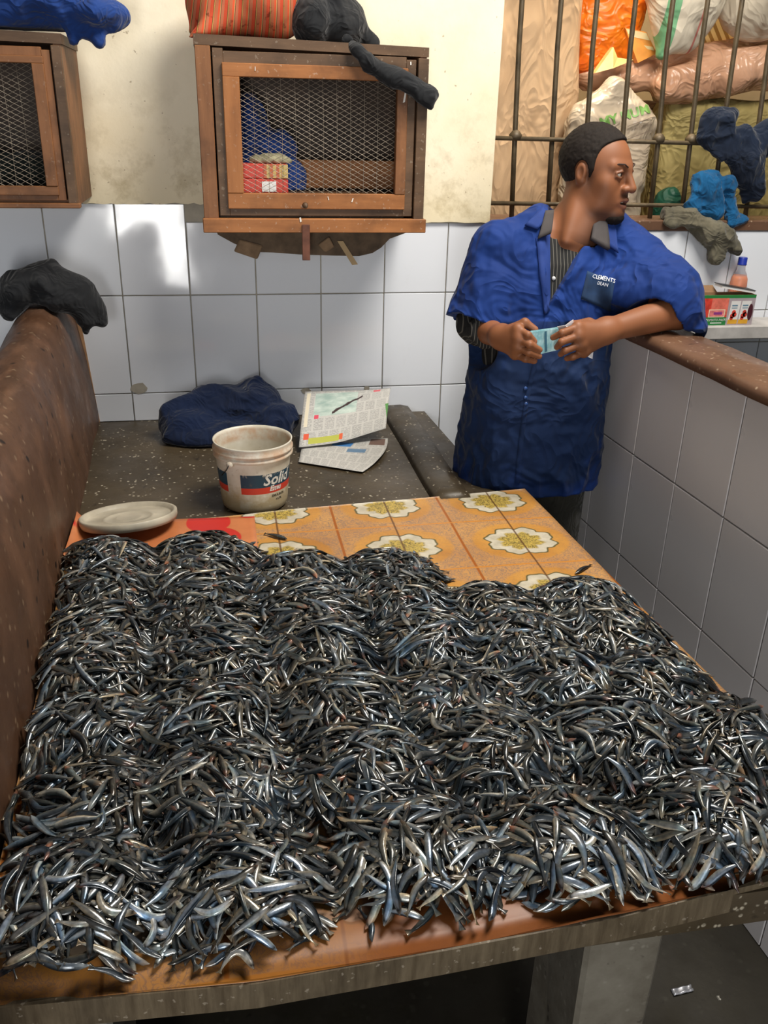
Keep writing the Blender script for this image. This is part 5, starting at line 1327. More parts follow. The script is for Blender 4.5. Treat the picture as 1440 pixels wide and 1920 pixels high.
sack('striped_sack', 'white woven sack with green and red stripes behind the bars', [('e', (1.53, 3.06, 2.06), (0.135, 0.085, 0.20)), ('c', (1.47, 3.05, 1.86), (1.53, 3.06, 2.0), 0.02, 0.09), ('e', (1.55, 3.06, 2.2), (0.16, 0.09, 0.2))],
     (1.33, 2.92, 1.80), (1.74, 3.20, 2.42), 0.008, mat_striped_sack('white_woven_striped', [(1.442, 1.482, (0.18, 0.42, 0.22)), (1.555, 1.563, (0.62, 0.22, 0.18)), (1.36, 1.392, (0.58, 0.42, 0.33))], (0.74, 0.66, 0.52), 0.0), 0.007, 9, 8)
sack('grey_white_sack', 'greyish white sack hanging at the top right behind the bars', [('e', (1.80, 3.08, 2.08), (0.150, 0.09, 0.185))], (1.6, 2.95, 1.86), (2.0, 3.2, 2.3), 0.008,
     mat_striped_sack('grey_white_woven', [(1.885, 1.99, (0.20, 0.42, 0.24))], (0.60, 0.52, 0.40), -0.1), 0.008, 8, 9)
def mat_diag():
    N = NT('yellow_striped_plastic'); v = N.coords((1, 1, 1), (0, math.radians(35), 0)); sp = N.n('ShaderNodeSeparateXYZ'); N.l(v, sp.inputs[0])
    f = N.math('FRACT', N.math('DIVIDE', sp.outputs[0], 0.026)); return N.set(N.ramp(f, [(0, (0.68, 0.52, 0.22)), (0.5, (0.68, 0.52, 0.22)), (0.55, (0.30, 0.17, 0.04)), (0.95, (0.30, 0.17, 0.04))]), 0.5)
sack('yellow_striped_sack', 'yellow and brown diagonally striped sack glimpsed between two white ones', [('b', (1.78, 3.26, 1.92), (0.22, 0.05, 0.12), 0.05)], (1.5, 3.17, 1.76), (2.06, 3.36, 2.1), 0.010, mat_diag(), 0.004, 9, 3)
sack('pink_brown_sack', 'pinkish brown plastic wrapped sack lying slantwise on the olive sack', [('c', (1.54, 3.10, 1.770), (1.95, 3.10, 1.850), 0.062, 0.080), ('c', (1.54, 3.17, 1.82), (1.95, 3.17, 1.88), 0.06, 0.06), ('c', (1.28, 3.18, 1.80), (1.5, 3.16, 1.80), 0.05, 0.06)],
     (1.18, 2.98, 1.62), (2.1, 3.3, 2.0), 0.009, sackmat('pink_brown_plastic', (0.46, 0.24, 0.14), (0.62, 0.37, 0.24), 0.22, (0.40, 0.17, 0.06)), 0.009, 12, 6, (0.5, 1, 1))
clear, clear_fn = sack('clear_plastic_sack', 'pale cloudy plastic sack with green lettering behind the head', [('b', (1.310, 3.04, 1.40), (0.148, 0.060, 0.30), 0.06), ('c', (1.24, 3.03, 1.66), (1.310, 3.035, 1.755), 0.06, 0.03), ('c', (1.310, 3.035, 1.755), (1.42, 3.03, 1.64), 0.03, 0.05)],
     (1.10, 2.93, 0.88), (1.52, 3.15, 1.84), 0.008, sackmat('cloudy_plastic', (0.40, 0.32, 0.23), (0.54, 0.45, 0.34), 0.2, (0.42, 0.30, 0.20)), 0.007, 16, 7)
GT = plain('green_print', (0.13, 0.27, 0.06), 0.5, var=0.2); GP = plain('grey_print', (0.20, 0.15, 0.11), 0.6)
def sack_text(cx, cy, rot, s, fn):
    def f(x, y):
        c, n = math.cos(rot), math.sin(rot); px = np.stack([cx+s*(x*c+y*n), cy+s*(x*n-y*c)], 1)
        P, N = trace(fn, px); return P+N*0.0025
    return f
text_mesh('green_lettering', 'MY MUM', 25, sack_text(1171, 218, math.radians(-17), 0.98, clear_fn), GT, clear, bold=0.9)
for y0 in (232, 256):
    a = MB().prism([Vector(at(x, y, 2.968)) for x, y in ((1178, y0+4), (1224, y0-13), (1224, y0-12), (1178, y0+5.2))], (0, 0.002, 0))
    o = a.build('printed_rule', GP, clear)
text_mesh('grey_lettering', 'PURE COOKING', 7.5, sack_text(1203, 237, math.radians(-18), 0.72, clear_fn), GP, clear, bold=0.1)
sack('olive_sack', 'large olive yellow sack low behind the right bars', [('b', (1.80, 3.17, 1.32), (0.26, 0.085, 0.42), 0.07)], (1.48, 3.04, 0.88), (2.14, 3.32, 1.80), 0.010,
     sackmat('olive_woven', (0.24, 0.18, 0.06), (0.36, 0.29, 0.11), 0.7), 0.010, 8, 2, (1, 1, 0.7))
sack('dark_brown_sack', 'dark brown sack in the gap beside the cloudy plastic one', [('b', (1.60, 3.40, 1.30), (0.16, 0.09, 0.42), 0.06)], (1.4, 3.26, 0.88), (1.8, 3.54, 1.76), 0.012, sackmat('dark_brown_cloth', (0.07, 0.035, 0.015), (0.12, 0.065, 0.03), 0.8), 0.01, 8, 4)
sack('green_bag', 'small dark green bag low behind the bars', [('e', (1.575, 3.06, 1.36), (0.055, 0.05, 0.085)), ('b', (1.575, 3.07, 1.10), (0.05, 0.05, 0.20), 0.04)], (1.48, 2.98, 0.88), (1.67, 3.15, 1.5), 0.008, sackmat('dark_green_plastic', (0.012, 0.075, 0.045), (0.02, 0.11, 0.07), 0.4), 0.008, 16, 4, cat='bag')
yl = empty('yellow_packet', (1.30, 3.10, 1.86), 'crumpled yellow and white packet under the orange sack', 'packet')
MB().prism([at(1116, 137, 3.08), at(1150, 88, 3.10), at(1158, 108, 3.09), at(1188, 112, 3.08), at(1150, 128, 3.07)], (0, 0.03, 0)).build('wrapper', plain('yellow_wrapper', (0.66, 0.46, 0.16), 0.35, var=0.3, scale=25), yl)
pk = empty('orange_packet', (1.42, 3.10, 1.87), 'orange packet with pale printed bands beside the striped sack', 'packet')
MB().prism([at(1172, 52, 3.115), at(1212, 60, 3.11), at(1232, 100, 3.105), at(1196, 118, 3.10)], (0, 0.03, 0)).build('wrapper', plain('orange_wrapper', (0.75, 0.30, 0.06), 0.35, var=0.2), pk)
MB().prism([at(1174, 54, 3.1135), at(1212, 62, 3.1085), at(1219, 76, 3.107), at(1180, 68, 3.112)], (0, 0.001, 0)).build('pale_band', plain('pale_band', (0.76, 0.60, 0.32), 0.4), pk)
MB().prism([at(1183, 80, 3.1125), at(1224, 88, 3.105), at(1227, 95, 3.104), at(1186, 86, 3.112)], (0, 0.001, 0)).build('pale_band', bpy.data.materials['pale_band'], pk)

# ---------------------------------------------------------------- rags at the window
tileface = lambda P: np.where(P[:, 2] < 1.331, P[:, 1]-2.7805, np.where(P[:, 2] < 1.3645, np.where(P[:, 1] > 2.783, 1, -1)*np.minimum(np.abs(P[:, 1]-2.783), np.abs(P[:, 2]-1.3645)+1e-4), -1))
cloth('navy_cloth', 'dark navy cloth bundle hung on the right hand window bars', 'cloth',
      [('e', W(1345, 236, 2.80), (0.055, 0.025, 0.055)), ('e', W(1385, 275, 2.785), (0.055, 0.030, 0.06)), ('e', W(1435, 262, 2.79), (0.075, 0.030, 0.055)), ('c', W(1395, 300, 2.79), W(1410, 350, 2.80), 0.052, 0.045), ('c', W(1320, 262, 2.81), W(1345, 285, 2.81), 0.018, 0.02),
       ('c', W(1405, 350, 2.80), W(1395, 378, 2.80), 0.035, 0.012), ('c', W(1360, 225, 2.80), W(1376, 212, 2.80), 0.03, 0.012)],
      (1.44, 2.70, 1.38), (1.86, 2.832, 1.76), 0.0045, sheer('dark_navy_cotton', (0.006, 0.012, 0.028)), 0.010, 16, 12)
cloth('teal_cloth', 'bright teal blue cloth stuffed between the bars and the sill', 'cloth',
      [('e', W(1330, 345, 2.80), (0.055, 0.022, 0.045)), ('c', W(1318, 340, 2.80), W(1295, 388, 2.80), 0.028, 0.018), ('c', W(1335, 350, 2.79), W(1340, 395, 2.79), 0.030, 0.035), ('c', W(1365, 340, 2.795), W(1372, 408, 2.795), 0.022, 0.024), ('e', W(1325, 395, 2.80), (0.06, 0.025, 0.028)), ('c', W(1370, 412, 2.795), W(1392, 415, 2.795), 0.018, 0.014)],
      (1.44, 2.73, 1.33), (1.76, 2.832, 1.56), 0.004, sheer('teal_cotton', (0.004, 0.075, 0.19)), 0.009, 20, 14, avoid=tileface)
cloth('grey_rag', 'dirty grey green rag hanging off the sill over the white tiles', 'rag',
      [('c', W(1255, 402, 2.80), W(1300, 408, 2.795), 0.024, 0.026), ('e', W(1262, 418, 2.775), (0.028, 0.016, 0.020)), ('c', W(1295, 410, 2.775), W(1335, 440, 2.755), 0.026, 0.034), ('c', W(1335, 435, 2.755), W(1365, 440, 2.755), 0.035, 0.024), ('c', W(1345, 445, 2.755), W(1344, 480, 2.757), 0.032, 0.024), ('c', W(1365, 445, 2.755), W(1378, 466, 2.757), 0.026, 0.018), ('c', W(1378, 466, 2.757), W(1394, 472, 2.76), 0.014, 0.005)],
      (1.38, 2.70, 1.20), (1.78, 2.832, 1.44), 0.0038, sheer('grey_green_rag', (0.105, 0.095, 0.066), var=0.5), 0.008, 24, 16, avoid=tileface)

# ---------------------------------------------------------------- things on the ledge
LZ = 1.0455
cb = empty('tomato_paste_carton', (1.635, 2.70, LZ), 'open printed carton of tomato paste standing on the ledge', 'box')
BY0, BY1, BX0, BX1, BH = 2.672, 2.728, 1.512, 1.735, 0.098
card = plain('brown_card', (0.30, 0.17, 0.085), 0.8); grn = plain('green_print_card', (0.02, 0.19, 0.045), 0.5, var=0.1)
b = MB(); t = 0.002
b.box((BX0, BY0, LZ), (BX1, BY0+t, LZ+BH)); b.box((BX0, BY1-t, LZ), (BX1, BY1, LZ+BH)); b.box((BX0, BY0, LZ), (BX0+t, BY1, LZ+BH)); b.box((BX1-t, BY0, LZ), (BX1, BY1, LZ+BH)); b.box((BX0, BY0, LZ), (BX1, BY1, LZ+t))
b.build('carton', card, cb)
def pan(name, x0, x1, z0, z1, mat, d=0.0006, shear=0.0): return MB().prism([(x0, BY0, LZ+z0), (x1, BY0, LZ+z0), (x1+shear, BY0, LZ+z1), (x0+shear, BY0, LZ+z1)], (0, -d, 0)).build(name, mat, cb)
tom = plain('tomato_print', (0.62, 0.05, 0.03), 0.5, var=0.45, scale=60); wht = plain('white_print_card', (0.74, 0.72, 0.70), 0.5, var=0.06)
pan('red_panel', BX0, 1.640, 0.0, 0.088, tom, 0.0004)
pan('rim_band', BX0, BX1, 0.088, BH, grn, 0.0006)
pan('pack_picture', 1.580, 1.640, 0.032, 0.088, plain('pale_tomato', (0.70, 0.16, 0.11), 0.5, var=0.3, scale=50), 0.0008)
pan('label_frame', 1.574, 1.632, 0.026, 0.052, plain('cream_frame', (0.78, 0.62, 0.42), 0.5), 0.0010)
pan('label_field', 1.577, 1.629, 0.029, 0.049, plain('pink_field', (0.72, 0.20, 0.20), 0.5, var=0.3, scale=120), 0.0012)
pan('purple_print', 1.592, 1.622, 0.035, 0.043, plain('purple_print', (0.25, 0.04, 0.22), 0.5), 0.0014)
pan('green_band', BX0, 1.640, 0.0, 0.026, grn, 0.0009)
pan('white_panel', 1.640, BX1, 0.0, 0.088, plain('mauve_panel', (0.40, 0.33, 0.35), 0.5), 0.0004)
for x in (1.646, 1.684):
    pan('sachet_picture', x, x+0.034, 0.006, 0.078, wht, 0.0008, 0.004)
    pan('yellow_base', x, x+0.034, 0.004, 0.018, plain('yellow_print', (0.70, 0.36, 0.03), 0.5), 0.0010, 0.001)
    for k, (dx, dz, r) in enumerate(((0.014, 0.030, 0.008), (0.021, 0.034, 0.008), (0.018, 0.042, 0.007), (0.012, 0.022, 0.006))):
        MB().prism([(x+dx+r*math.cos(a), BY0-0.0006, LZ+dz+r*math.sin(a)) for a in np.linspace(0, 2*math.pi, 14)[:-1]], (0, -0.0006, 0)).build('tomato_picture', tom, cb)
    pan('small_print', x+0.008, x+0.028, 0.054, 0.057, plain('blue_print', (0.12, 0.22, 0.30), 0.5), 0.0010)
    pan('small_print', x+0.008, x+0.028, 0.061, 0.066, bpy.data.materials['blue_print'], 0.0010)
MB().prism([(1.722+0.009*math.cos(a), BY0-0.0006, LZ+0.042+0.027*math.sin(a)) for a in np.linspace(0, 2*math.pi, 20)[:-1]], (0, -0.0006, 0)).build('dark_picture', plain('dark_plum', (0.07, 0.012, 0.02), 0.5), cb)
text_mesh('lettering', 'TOMATO PASTE', 0.0105, lambda x, y: np.stack([1.604+x, np.full(len(x), BY0-0.0012), LZ+0.017+y], 1), WT, cb, bold=0.0002, shear=0.2)
pan('small_print', 1.585, 1.625, 0.006, 0.009, wht, 0.0012)
MB().prism([(BX0, BY1, LZ+BH), (1.625, BY1, LZ+BH), (1.612, BY1+0.012, LZ+BH+0.020), (1.565, BY1+0.012, LZ+BH+0.020), (BX0, BY1+0.01, LZ+BH+0.014)], (0, 0.0015, 0)).build('flap', card, cb)
nb_ = empty('notebook', (1.67, 2.70, LZ+BH), 'black covered notebook with white pages lying slanted on the carton', 'notebook')
Rb = Matrix.Rotation(math.radians(9), 3, 'Y')
MB().box((-0.062, -0.022, -0.0042), (0.060, 0.025, 0.0042), 0, rot=Rb).build('pages', wht, nb_)
MB().box((-0.064, -0.024, 0.0043), (0.062, 0.027, 0.0060), 0, rot=Rb).build('cover', plain('black_cover', (0.012, 0.012, 0.012), 0.4), nb_)
for nm in ('pages', 'cover'):
    o = bpy.data.objects[nm]; o.data.transform(Matrix.Translation((1.672, 2.700, LZ+BH+0.0165)))
bo = empty('drink_bottle', (1.717, 2.760, LZ), 'plastic bottle of orange drink with a blue cap behind the carton', 'bottle')
bp = [(0.0, 0.0), (0.024, 0.0), (0.0275, 0.006), (0.0275, 0.05), (0.0255, 0.065), (0.0275, 0.085), (0.0280, 0.115), (0.0265, 0.135), (0.020, 0.152), (0.0135, 0.163), (0.0125, 0.172), (0.0125, 0.182), (0.0, 0.182)]
N = NT('clear_bottle_plastic'); N.set((0.92, 0.95, 1.0), 0.08, 0, 0.5, Transmission_Weight=0.92, IOR=1.12)
lathe_np('bottle_wall', bp, (1.717, 2.760, LZ), 40, N.m, bo)
N = NT('orange_drink'); N.set((0.72, 0.20, 0.06), 0.25, 0, 0.5)
lathe_np('drink', [(r-0.0012 if r > 0 else 0, z) for r, z in bp[:8]][:1]+[(max(r-0.0012, 0.001), z+0.001) for r, z in bp[1:8]]+[(0.0205, 0.1455), (0.0, 0.1455)], (1.717, 2.760, LZ), 40, N.m, bo)
lathe_np('cap', [(0.0, 0.180), (0.0150, 0.180), (0.0152, 0.183), (0.0145, 0.184), (0.0145, 0.203), (0.013, 0.205), (0.0, 0.205)], (1.717, 2.760, LZ), 24, plain('blue_cap', (0.012, 0.03, 0.30), 0.35), bo)

# ---------------------------------------------------------------- fish
heaps = []
r_ = random.Random(5)
rowsY = [(0.835, [-0.205, -0.005, 0.205, 0.415, 0.640]), (1.000, [-0.215, -0.02, 0.175, 0.375, 0.575, 0.745]), (1.160, [-0.22, -0.03, 0.16, 0.345, 0.535, 0.700]),
         (1.315, [-0.235, -0.045, 0.145, 0.33, 0.515, 0.680]), (1.460, [-0.24, -0.055, 0.135, 0.32, 0.500, 0.655]), (1.585, [-0.245, -0.06, 0.12, 0.315]), (1.715, [-0.248, -0.062])]
for iy, (y, xl) in enumerate(rowsY):
    for ix, x in enumerate(xl):
        edge = min(0.095, x-(xs(y)+0.005))
        heaps.append((x+r_.uniform(-0.012, 0.012), y+r_.uniform(-0.014, 0.014)-(0.055 if iy == 4 and ix > 3 else 0)-(0.02 if iy == 3 and ix > 3 else 0)-(0.02 if (iy == 0 and ix in (0, 1)) else 0), r_.uniform(0.106, 0.122)+(0.006 if ix < 2 else 0), r_.uniform(0.044, 0.062), iy, ix))
heaps = [(max(x-(0.012 if ix < 2 else 0), xs(y)+0.066), y, R, H_, iy, ix) for x, y, R, H_, iy, ix in heaps]
HX = np.array([h[0] for h in heaps]); HY = np.array([h[1] for h in heaps]); HRr = np.array([h[2] for h in heaps]); HH = np.array([h[3] for h in heaps])
def surf(x, y):
    d2 = ((x[..., None]-HX)**2+((y[..., None]-HY)*1.05)**2)/HRr**2
    h = HH*np.clip(1-d2, 0, None)**0.75
    p = 6.0
    m = (np.sum((h+1e-6)**p, axis=-1))**(1/p)
    return TZ+m
def make_fish(n_ring, K, cx, cy, th, L, k1, k2, roll, off, tint, t0=0.0, t1=1.0):
    n = len(cx); t = np.linspace(t0, t1, n_ring)
    s = (t-0.5)[None]*L[:, None]
    # bent spine in plan
    tt = np.linspace(0, 1, 33); ang = th[:, None]+k1[:, None]*(tt-0.5)[None]+k2[:, None]*np.sin(2*np.pi*tt)[None]
    dx = np.cos(ang)*L[:, None]/32; dy = np.sin(ang)*L[:, None]/32
    X = np.cumsum(dx, 1); Y = np.cumsum(dy, 1); X = X-X[:, 16:17]+cx[:, None]; Y = Y-Y[:, 16:17]+cy[:, None]
    idx = t*32; i0 = np.clip(np.floor(idx).astype(int), 0, 31); f = idx-i0
    px = X[:, i0]*(1-f)+X[:, i0+1]*f; py = Y[:, i0]*(1-f)+Y[:, i0+1]*f
    Zs = surf(X, Y)
    # a stiff body bridges hollows: use smoothed heights
    ker = np.ones(13)/13; Zp = np.pad(Zs, ((0, 0), (6, 6)), mode='edge'); Zm = np.stack([np.convolve(r, ker, 'valid') for r in Zp]) if n < 50 else sum(Zp[:, k:k+33] for k in range(13))/13
    Zm = np.maximum(Zm, Zs*0.6+Zm*0.4)
    pz = Zm[:, i0]*(1-f)+Zm[:, i0+1]*f+off[:, None]
    P = np.stack([px, py, pz], -1)
    ext = np.sqrt((L[:, None]*0.082*np.sin(roll)[:, None])**2+(L[:, None]*0.054)**2)
    P[..., 2] = np.maximum(P[..., 2], TZ+0.002+ext*np.clip(np.sin(np.pi*np.clip(t, 0.08, 0.9)), 0.35, 1)[None])
    T = np.gradient(P, axis=1); T /= np.linalg.norm(T, axis=-1, keepdims=True)
    e = 0.004; gx = (surf(px+e, py)-surf(px-e, py))/(2*e); gy = (surf(px, py+e)-surf(px, py-e))/(2*e)
    Nn = np.stack([-gx*0.7, -gy*0.7, np.ones_like(gx)], -1); Nn -= (Nn*T).sum(-1, keepdims=True)*T; Nn /= np.linalg.norm(Nn, axis=-1, keepdims=True)
    Bn = np.cross(T, Nn)
    c, sn = np.cos(roll)[:, None, None], np.sin(roll)[:, None, None]
    Dv = c*Bn+sn*Nn; Ev = -sn*Bn+c*Nn
    ts = [0, .02, .06, .14, .26, .42, .58, .72, .83, .90, .94, 1.0]
    ah = np.interp(t, ts, [.10, .28, .50, .80, .98, 1.0, .90, .68, .44, .30, .32, .92])
    bh = np.interp(t, ts, [.12, .32, .58, .86, 1.0, .96, .78, .52, .30, .16, .08, .03])
    asz = L*0.090; bsz = L*0.058
    al = np.arange(K)*2*np.pi/K+np.pi/K*0
    ca, sa = np.cos(al), np.sin(al)
    V = P[:, :, None, :]+Dv[:, :, None, :]*(asz[:, None, None]*ah[None, :, None]*ca[None, None, :])[..., None]+Ev[:, :, None, :]*(bsz[:, None, None]*bh[None, :, None]*sa[None, None, :])[..., None]
    # colour: dark back, bright flank band, pale belly, brownish head
    back = np.array([0.010, 0.016, 0.020]); flank = np.array([0.60, 0.63, 0.66]); belly = np.array([0.46, 0.42, 0.34]); mid = np.array([0.026, 0.033, 0.035])
    w = np.stack([np.clip((ca-0.35)/0.4, 0, 1), np.exp(-((ca-(-0.15))/0.27)**2), np.clip((-ca-0.55)/0.3, 0, 1)], -1)
    col = mid*(1-w.max(-1, keepdims=True))+(w[:, :1]*back+w[:, 1:2]*flank+w[:, 2:]*belly)
    col = np.broadcast_to(col[None, None], (n, len(t), K, 3)).copy()
    hd = np.clip((0.20-t)/0.08, 0, 1)[None, :, None, None]
    hc = np.where((tint > 0.84)[:, None, None, None], np.array([0.22, 0.085, 0.050]), np.where((tint > 0.45)[:, None, None, None], np.array([0.20, 0.135, 0.085]), np.array([0.23, 0.23, 0.21])))
    col = col*(1-hd*0.75)+hc*hd*0.75
    tl = np.clip((t-0.88)/0.06, 0, 1)[None, :, None, None]; col = col*(1-tl)+np.array([0.17, 0.14, 0.10])*tl
    eye = (np.abs(t-0.075) < 0.03)[None, :, None]*(np.abs(np.abs(sa)-1) < 0.3)[None, None, :]
    col = np.where(eye[..., None], np.array([0.02, 0.018, 0.016]), col)
    br = (0.22+1.35*((tint*7.3) % 1.0)**1.6)[:, None, None, None]; warm = ((tint*13.7) % 1.0)[:, None, None, None]
    col = col*br*(np.array([1.0, 1.0, 1.0])+(warm-0.5)*np.array([0.35, 0.02, -0.45]))
    met = np.broadcast_to((0.25+0.6*w[:, 1])[None, None, :], col.shape[:3])*(1-0.6*np.broadcast_to(hd[..., 0], col.shape[:3]))
    return V, np.concatenate([np.clip(col, 0, 1), met[..., None]], -1)
def ring_faces(n, R, K):
    a = np.arange(n)[:, None, None]*R*K; i = np.arange(R-1)[None, :, None]*K; k = np.arange(K)[None, None, :]; k2 = (k+1) % K
    f = np.stack([a+i+k, a+i+k2, a+i+K+k2, a+i+K+k], -1)
    return f.reshape(-1, 4)
def mat_fish():
    N = NT('fish_skin'); a = N.n('ShaderNodeVertexColor'); a.layer_name = 'col'
    v = N.coords(); n = N.noise(v, 160, 3)
    c = N.mix(1.0, a.outputs[0], N.ramp(n, [(0.3, (0.6, 0.62, 0.65)), (0.7, (1.25, 1.25, 1.25))]), 'MULTIPLY')
    blue = N.ramp(N.noise(v, 34, 2), [(0.52, (0, 0, 0)), (0.68, (1, 1, 1))])
    c = N.mix(N.math('MULTIPLY', blue, 0.55), c, N.mix(1.0, c, (0.55, 1.0, 1.35), 'MULTIPLY'))
    N.bump(N.noise(v, 420, 2), 0.12, 0.0006)
    return N.set(c, N.ramp(N.noise(v, 90, 2), [(0.3, (0.14,)*3), (0.7, (0.30,)*3)]), a.outputs[1], 0.7)
FISH = mat_fish()
# scatter: several layers over every heap
cxs, cys, ths, Ls, k1s, k2s, rolls, offs, tints, hid = [], [], [], [], [], [], [], [], [], []
rg = np.random.default_rng(23)
LAY = [(80, -0.005, 0.97), (95, 0.000, 1.05), (95, 0.004, 1.06), (75, 0.008, 1.0), (30, 0.012, 0.9)]
for hi_, (hx, hy, R, H_, iy, ix) in enumerate(heaps):
    base = rg.uniform(0, 2*np.pi)
    for n, off, rr in LAY:
        n = int(n*rg.uniform(0.9, 1.1)*(0.9 if iy > 3 else 1.05))
        rad = np.sqrt(rg.uniform(0, 1, n))*R*rr*0.98; a = rg.uniform(0, 2*np.pi, n)
        x = hx+rad*np.cos(a); y = hy+rad*np.sin(a)/1.05
        P3 = np.stack([x, y, np.full(n, 0.3*hi_)], -1)
        th = base+vnoise(P3, 13, 7)*2.6+rg.normal(0, 0.85, n)
        # on the skirts many lie pointing outwards
        outw = rg.uniform(0, 1, n) < np.clip((rad/R-0.62)*1.6, 0, 0.6); th = np.where(outw, a+rg.normal(0, 0.5, n)+np.where(rg.uniform(0, 1, n) < 0.75, np.pi, 0), th)
        L = rg.uniform(0.048, 0.070, n)
        cxs.append(x); cys.append(y); ths.append(th); Ls.append(L); hid.append(np.full(n, hi_))
        k1s.append(rg.normal(0, 0.34, n)*np.where(rg.uniform(0, 1, n) < 0.15, 3.6, 1)); k2s.append(rg.normal(0, 0.20, n))
        rolls.append(rg.normal(0, 0.45, n)+np.where(rg.uniform(0, 1, n) < 0.5, 0, np.pi)); offs.append(off+rg.uniform(-0.002, 0.003, n)); tints.append(rg.uniform(0, 1, n))
A = [np.concatenate(q) for q in (cxs, cys, ths, Ls, k1s, k2s, rolls, offs, tints, hid)]
# keep on the board and off the divider
xe = A[0]-np.abs(np.cos(A[2]))*A[3]*0.5
keep = (xe > xs(A[1])+0.004) & (A[1]-np.abs(np.sin(A[2]))*A[3]*0.5 > 0.722) & (A[0]+np.abs(np.cos(A[2]))*A[3]*0.5 < np.interp(A[1], [0.76, 1.01, 1.5, 2.04], [0.85, 0.815, 0.785, 0.755]))
A = [q[keep] for q in A]
# the 300 that show largest: top layers, nearest
score = np.where(A[7] > 0.0025, 0, 10)+np.hypot(A[0]*0.35, A[1])+0.0
in_view = (A[0] < 0.15+0.62*(A[1]-0.2)+0.22)
score = np.where(in_view, score, score+5)
pick = np.zeros(len(A[0]), bool); pick[np.argsort(score)[:298]] = True
Bk = [q[~pick] for q in A]
R_, K_ = 9, 6
Vf, Cf = make_fish(R_, K_, *Bk[:9])
nf = len(Bk[0]); Ff = ring_faces(nf, R_, K_)
# near-black sheet under the top layers: shade in the gaps put into its colour
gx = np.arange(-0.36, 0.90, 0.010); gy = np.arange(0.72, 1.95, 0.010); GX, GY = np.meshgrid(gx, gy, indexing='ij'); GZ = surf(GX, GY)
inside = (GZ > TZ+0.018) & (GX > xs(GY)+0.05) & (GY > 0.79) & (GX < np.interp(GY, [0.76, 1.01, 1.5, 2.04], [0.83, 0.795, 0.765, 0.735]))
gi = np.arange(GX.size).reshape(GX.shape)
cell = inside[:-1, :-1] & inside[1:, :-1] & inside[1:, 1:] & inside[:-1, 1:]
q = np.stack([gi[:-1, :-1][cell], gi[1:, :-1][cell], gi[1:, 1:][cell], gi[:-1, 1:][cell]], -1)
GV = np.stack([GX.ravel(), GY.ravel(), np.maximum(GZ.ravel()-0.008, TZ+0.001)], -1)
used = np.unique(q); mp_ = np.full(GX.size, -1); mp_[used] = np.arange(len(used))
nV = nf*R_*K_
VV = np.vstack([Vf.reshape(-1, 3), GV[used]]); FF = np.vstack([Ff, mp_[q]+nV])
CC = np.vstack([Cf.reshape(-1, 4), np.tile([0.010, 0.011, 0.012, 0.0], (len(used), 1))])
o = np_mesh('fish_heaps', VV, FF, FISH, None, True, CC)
tag(o, 'heaps of small dark silver anchovies spread over the vinyl covered board', 'fish', kind='stuff')
# single fish
Sg = [q[pick] for q in A]
rown = {0: 'front row', 1: 'second row', 2: 'third row', 3: 'fourth row', 4: 'fifth row', 5: 'sixth row', 6: 'last row'}
coln = ['leftmost', 'second', 'third', 'fourth', 'fifth', 'rightmost']
SB, CB = make_fish(12, 8, *Sg[:9], t0=0.0, t1=0.925)
ST, CT = make_fish(3, 8, *Sg[:9], t0=0.915, t1=1.0)
FB, FT = ring_faces(1, 12, 8), ring_faces(1, 3, 8)
for i in range(len(Sg[0])):
    hx, hy, R, H_, iy, ix = heaps[int(Sg[9][i])]
    ctr = SB[i].reshape(-1, 3).mean(0)
    Vb = SB[i].reshape(-1, 3)-ctr
    o = np_mesh('anchovy', Vb, FB, FISH, None, True, CB[i].reshape(-1, 4)); o.location = ctr
    dxh, dyh = (Sg[0][i]-hx)/R, (Sg[1][i]-hy)/R
    tn = Sg[8][i]; bright = ((tn*7.3) % 1.0)
    look = 'bright silver' if bright > 0.66 else ('blue grey' if bright > 0.33 else 'nearly black')
    if abs(Sg[5][i]) + abs(Sg[6][i]) > 1.1: look = 'curled '+look
    head = 'reddish' if tn > 0.84 else ('brownish' if tn > 0.45 else 'grey')
    hx_, hy_ = -math.cos(Sg[2][i]), -math.sin(Sg[2][i])
    way = ('right' if hx_ > 0 else 'left') if abs(hx_) > abs(hy_) else ('up' if hy_ > 0 else 'down')
    place = 'crest' if dxh*dxh+dyh*dyh < 0.16 else (('near edge' if dyh < 0 else 'far slope') if abs(dyh) > abs(dxh) else ('left flank' if dxh < 0 else 'right flank'))
    tag(o, '%s anchovy, %s head pointing %s, %s, %s heap, %s' % (look, head, way, place, coln[ix], rown[iy]), 'fish', 'anchovies on the %s heap of the %s' % (coln[ix], rown[iy]))
    tmesh = np_mesh('tail_fin', ST[i].reshape(-1, 3)-ctr, FT, FISH, None, True, CT[i].reshape(-1, 4)); tmesh.parent = o
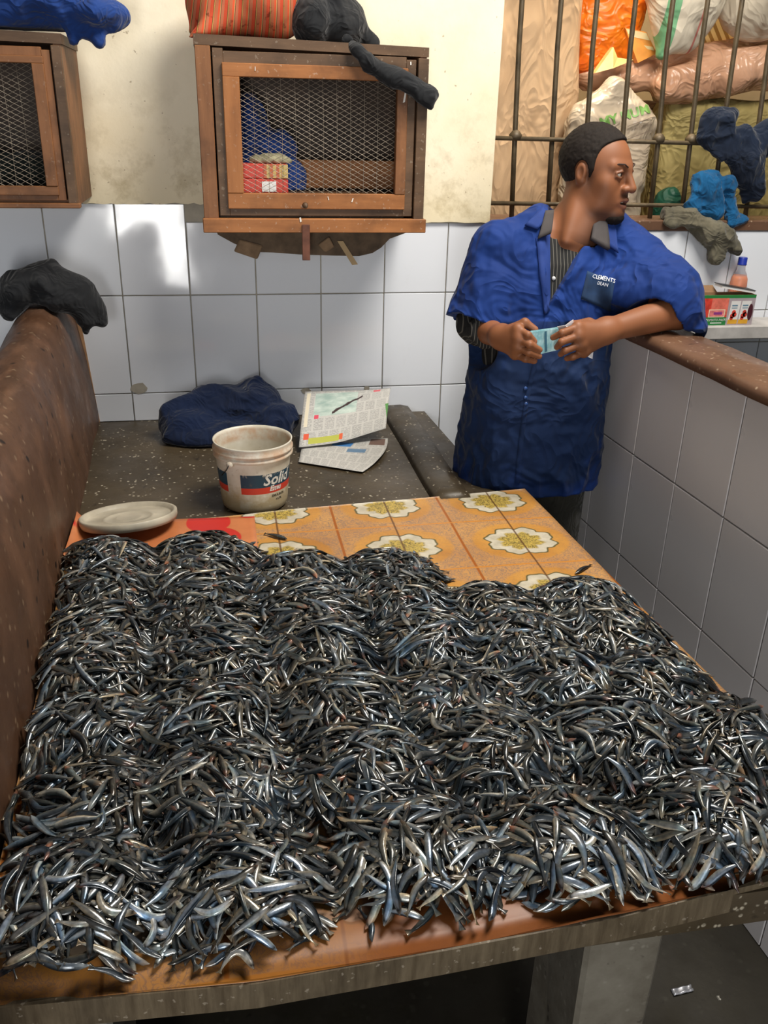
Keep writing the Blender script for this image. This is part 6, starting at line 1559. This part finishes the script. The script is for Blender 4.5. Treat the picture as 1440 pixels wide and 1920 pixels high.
for (x, y, a, txt) in ((0.098, 1.835, 2.5, 'lone anchovy lying on the vinyl just in front of the bucket'), (0.742, 1.585, 0.6, 'lone pale anchovy lying near the far right edge of the vinyl')):
    q_ = [np.array([k]) for k in (x, y, a, 0.062, 0.25, 0.1, 0.15, 0.0, 0.55)]
    sb_, cb_ = make_fish(12, 8, *q_, t0=0.0, t1=0.925); st_, ct_ = make_fish(3, 8, *q_, t0=0.915, t1=1.0)
    c_ = sb_[0].reshape(-1, 3).mean(0)
    o = np_mesh('anchovy', sb_[0].reshape(-1, 3)-c_, FB, FISH, None, True, cb_[0].reshape(-1, 4)); o.location = c_; tag(o, txt, 'fish')
    t_ = np_mesh('tail_fin', st_[0].reshape(-1, 3)-c_, FT, FISH, None, True, ct_[0].reshape(-1, 4)); t_.parent = o
# ---------------------------------------------------------------- bits under the counter
fs = MB()
for k in range(46):
    if k < 26: x, y = random.gauss(0.62, 0.035), random.gauss(1.02, 0.05)
    elif k < 36: x, y = random.gauss(0.74, 0.02), random.gauss(1.22, 0.05)
    else: x, y = random.uniform(0.3, 1.0), random.uniform(0.9, 1.5)
    s_ = random.uniform(0.003, 0.008)
    fs.box((x-s_, y-s_*0.8, 0.0003), (x+s_, y+s_*0.8, s_*0.9), s_*0.25, rot=Matrix.Rotation(random.uniform(0, 3), 3, 'Z'), jit=s_*0.3)
tag(fs.build('scattered_crumbs', plain('pale_crumbs', (0.42, 0.40, 0.34), 0.8, var=0.3)), 'pale crumbs and grit scattered on the floor by the pillar', 'debris', kind='stuff')
sp_ = empty('plastic_scrap', (0.872, 1.137, 0.0), 'strip of silvery plastic lying on the floor right of the pillar', 'scrap')
V, F = [], []
for i in range(9):
    for j in range(5):
        u, v = i/8-0.5, j/4-0.5; V.append((0.872+u*0.046, 1.137+v*0.016+u*0.004, 0.004+0.003*math.sin(j*2.4)+0.001*math.sin(i*1.7)))
for i in range(8):
    for j in range(4): F.append((i*5+j, (i+1)*5+j, (i+1)*5+j+1, i*5+j+1))
o = np_mesh('strip', V, F, plain('silver_plastic', (0.45, 0.46, 0.50), 0.3, 0.6, var=0.3, scale=80), sp_, True)
m_ = o.modifiers.new('thick', 'SOLIDIFY'); m_.thickness = 0.0012
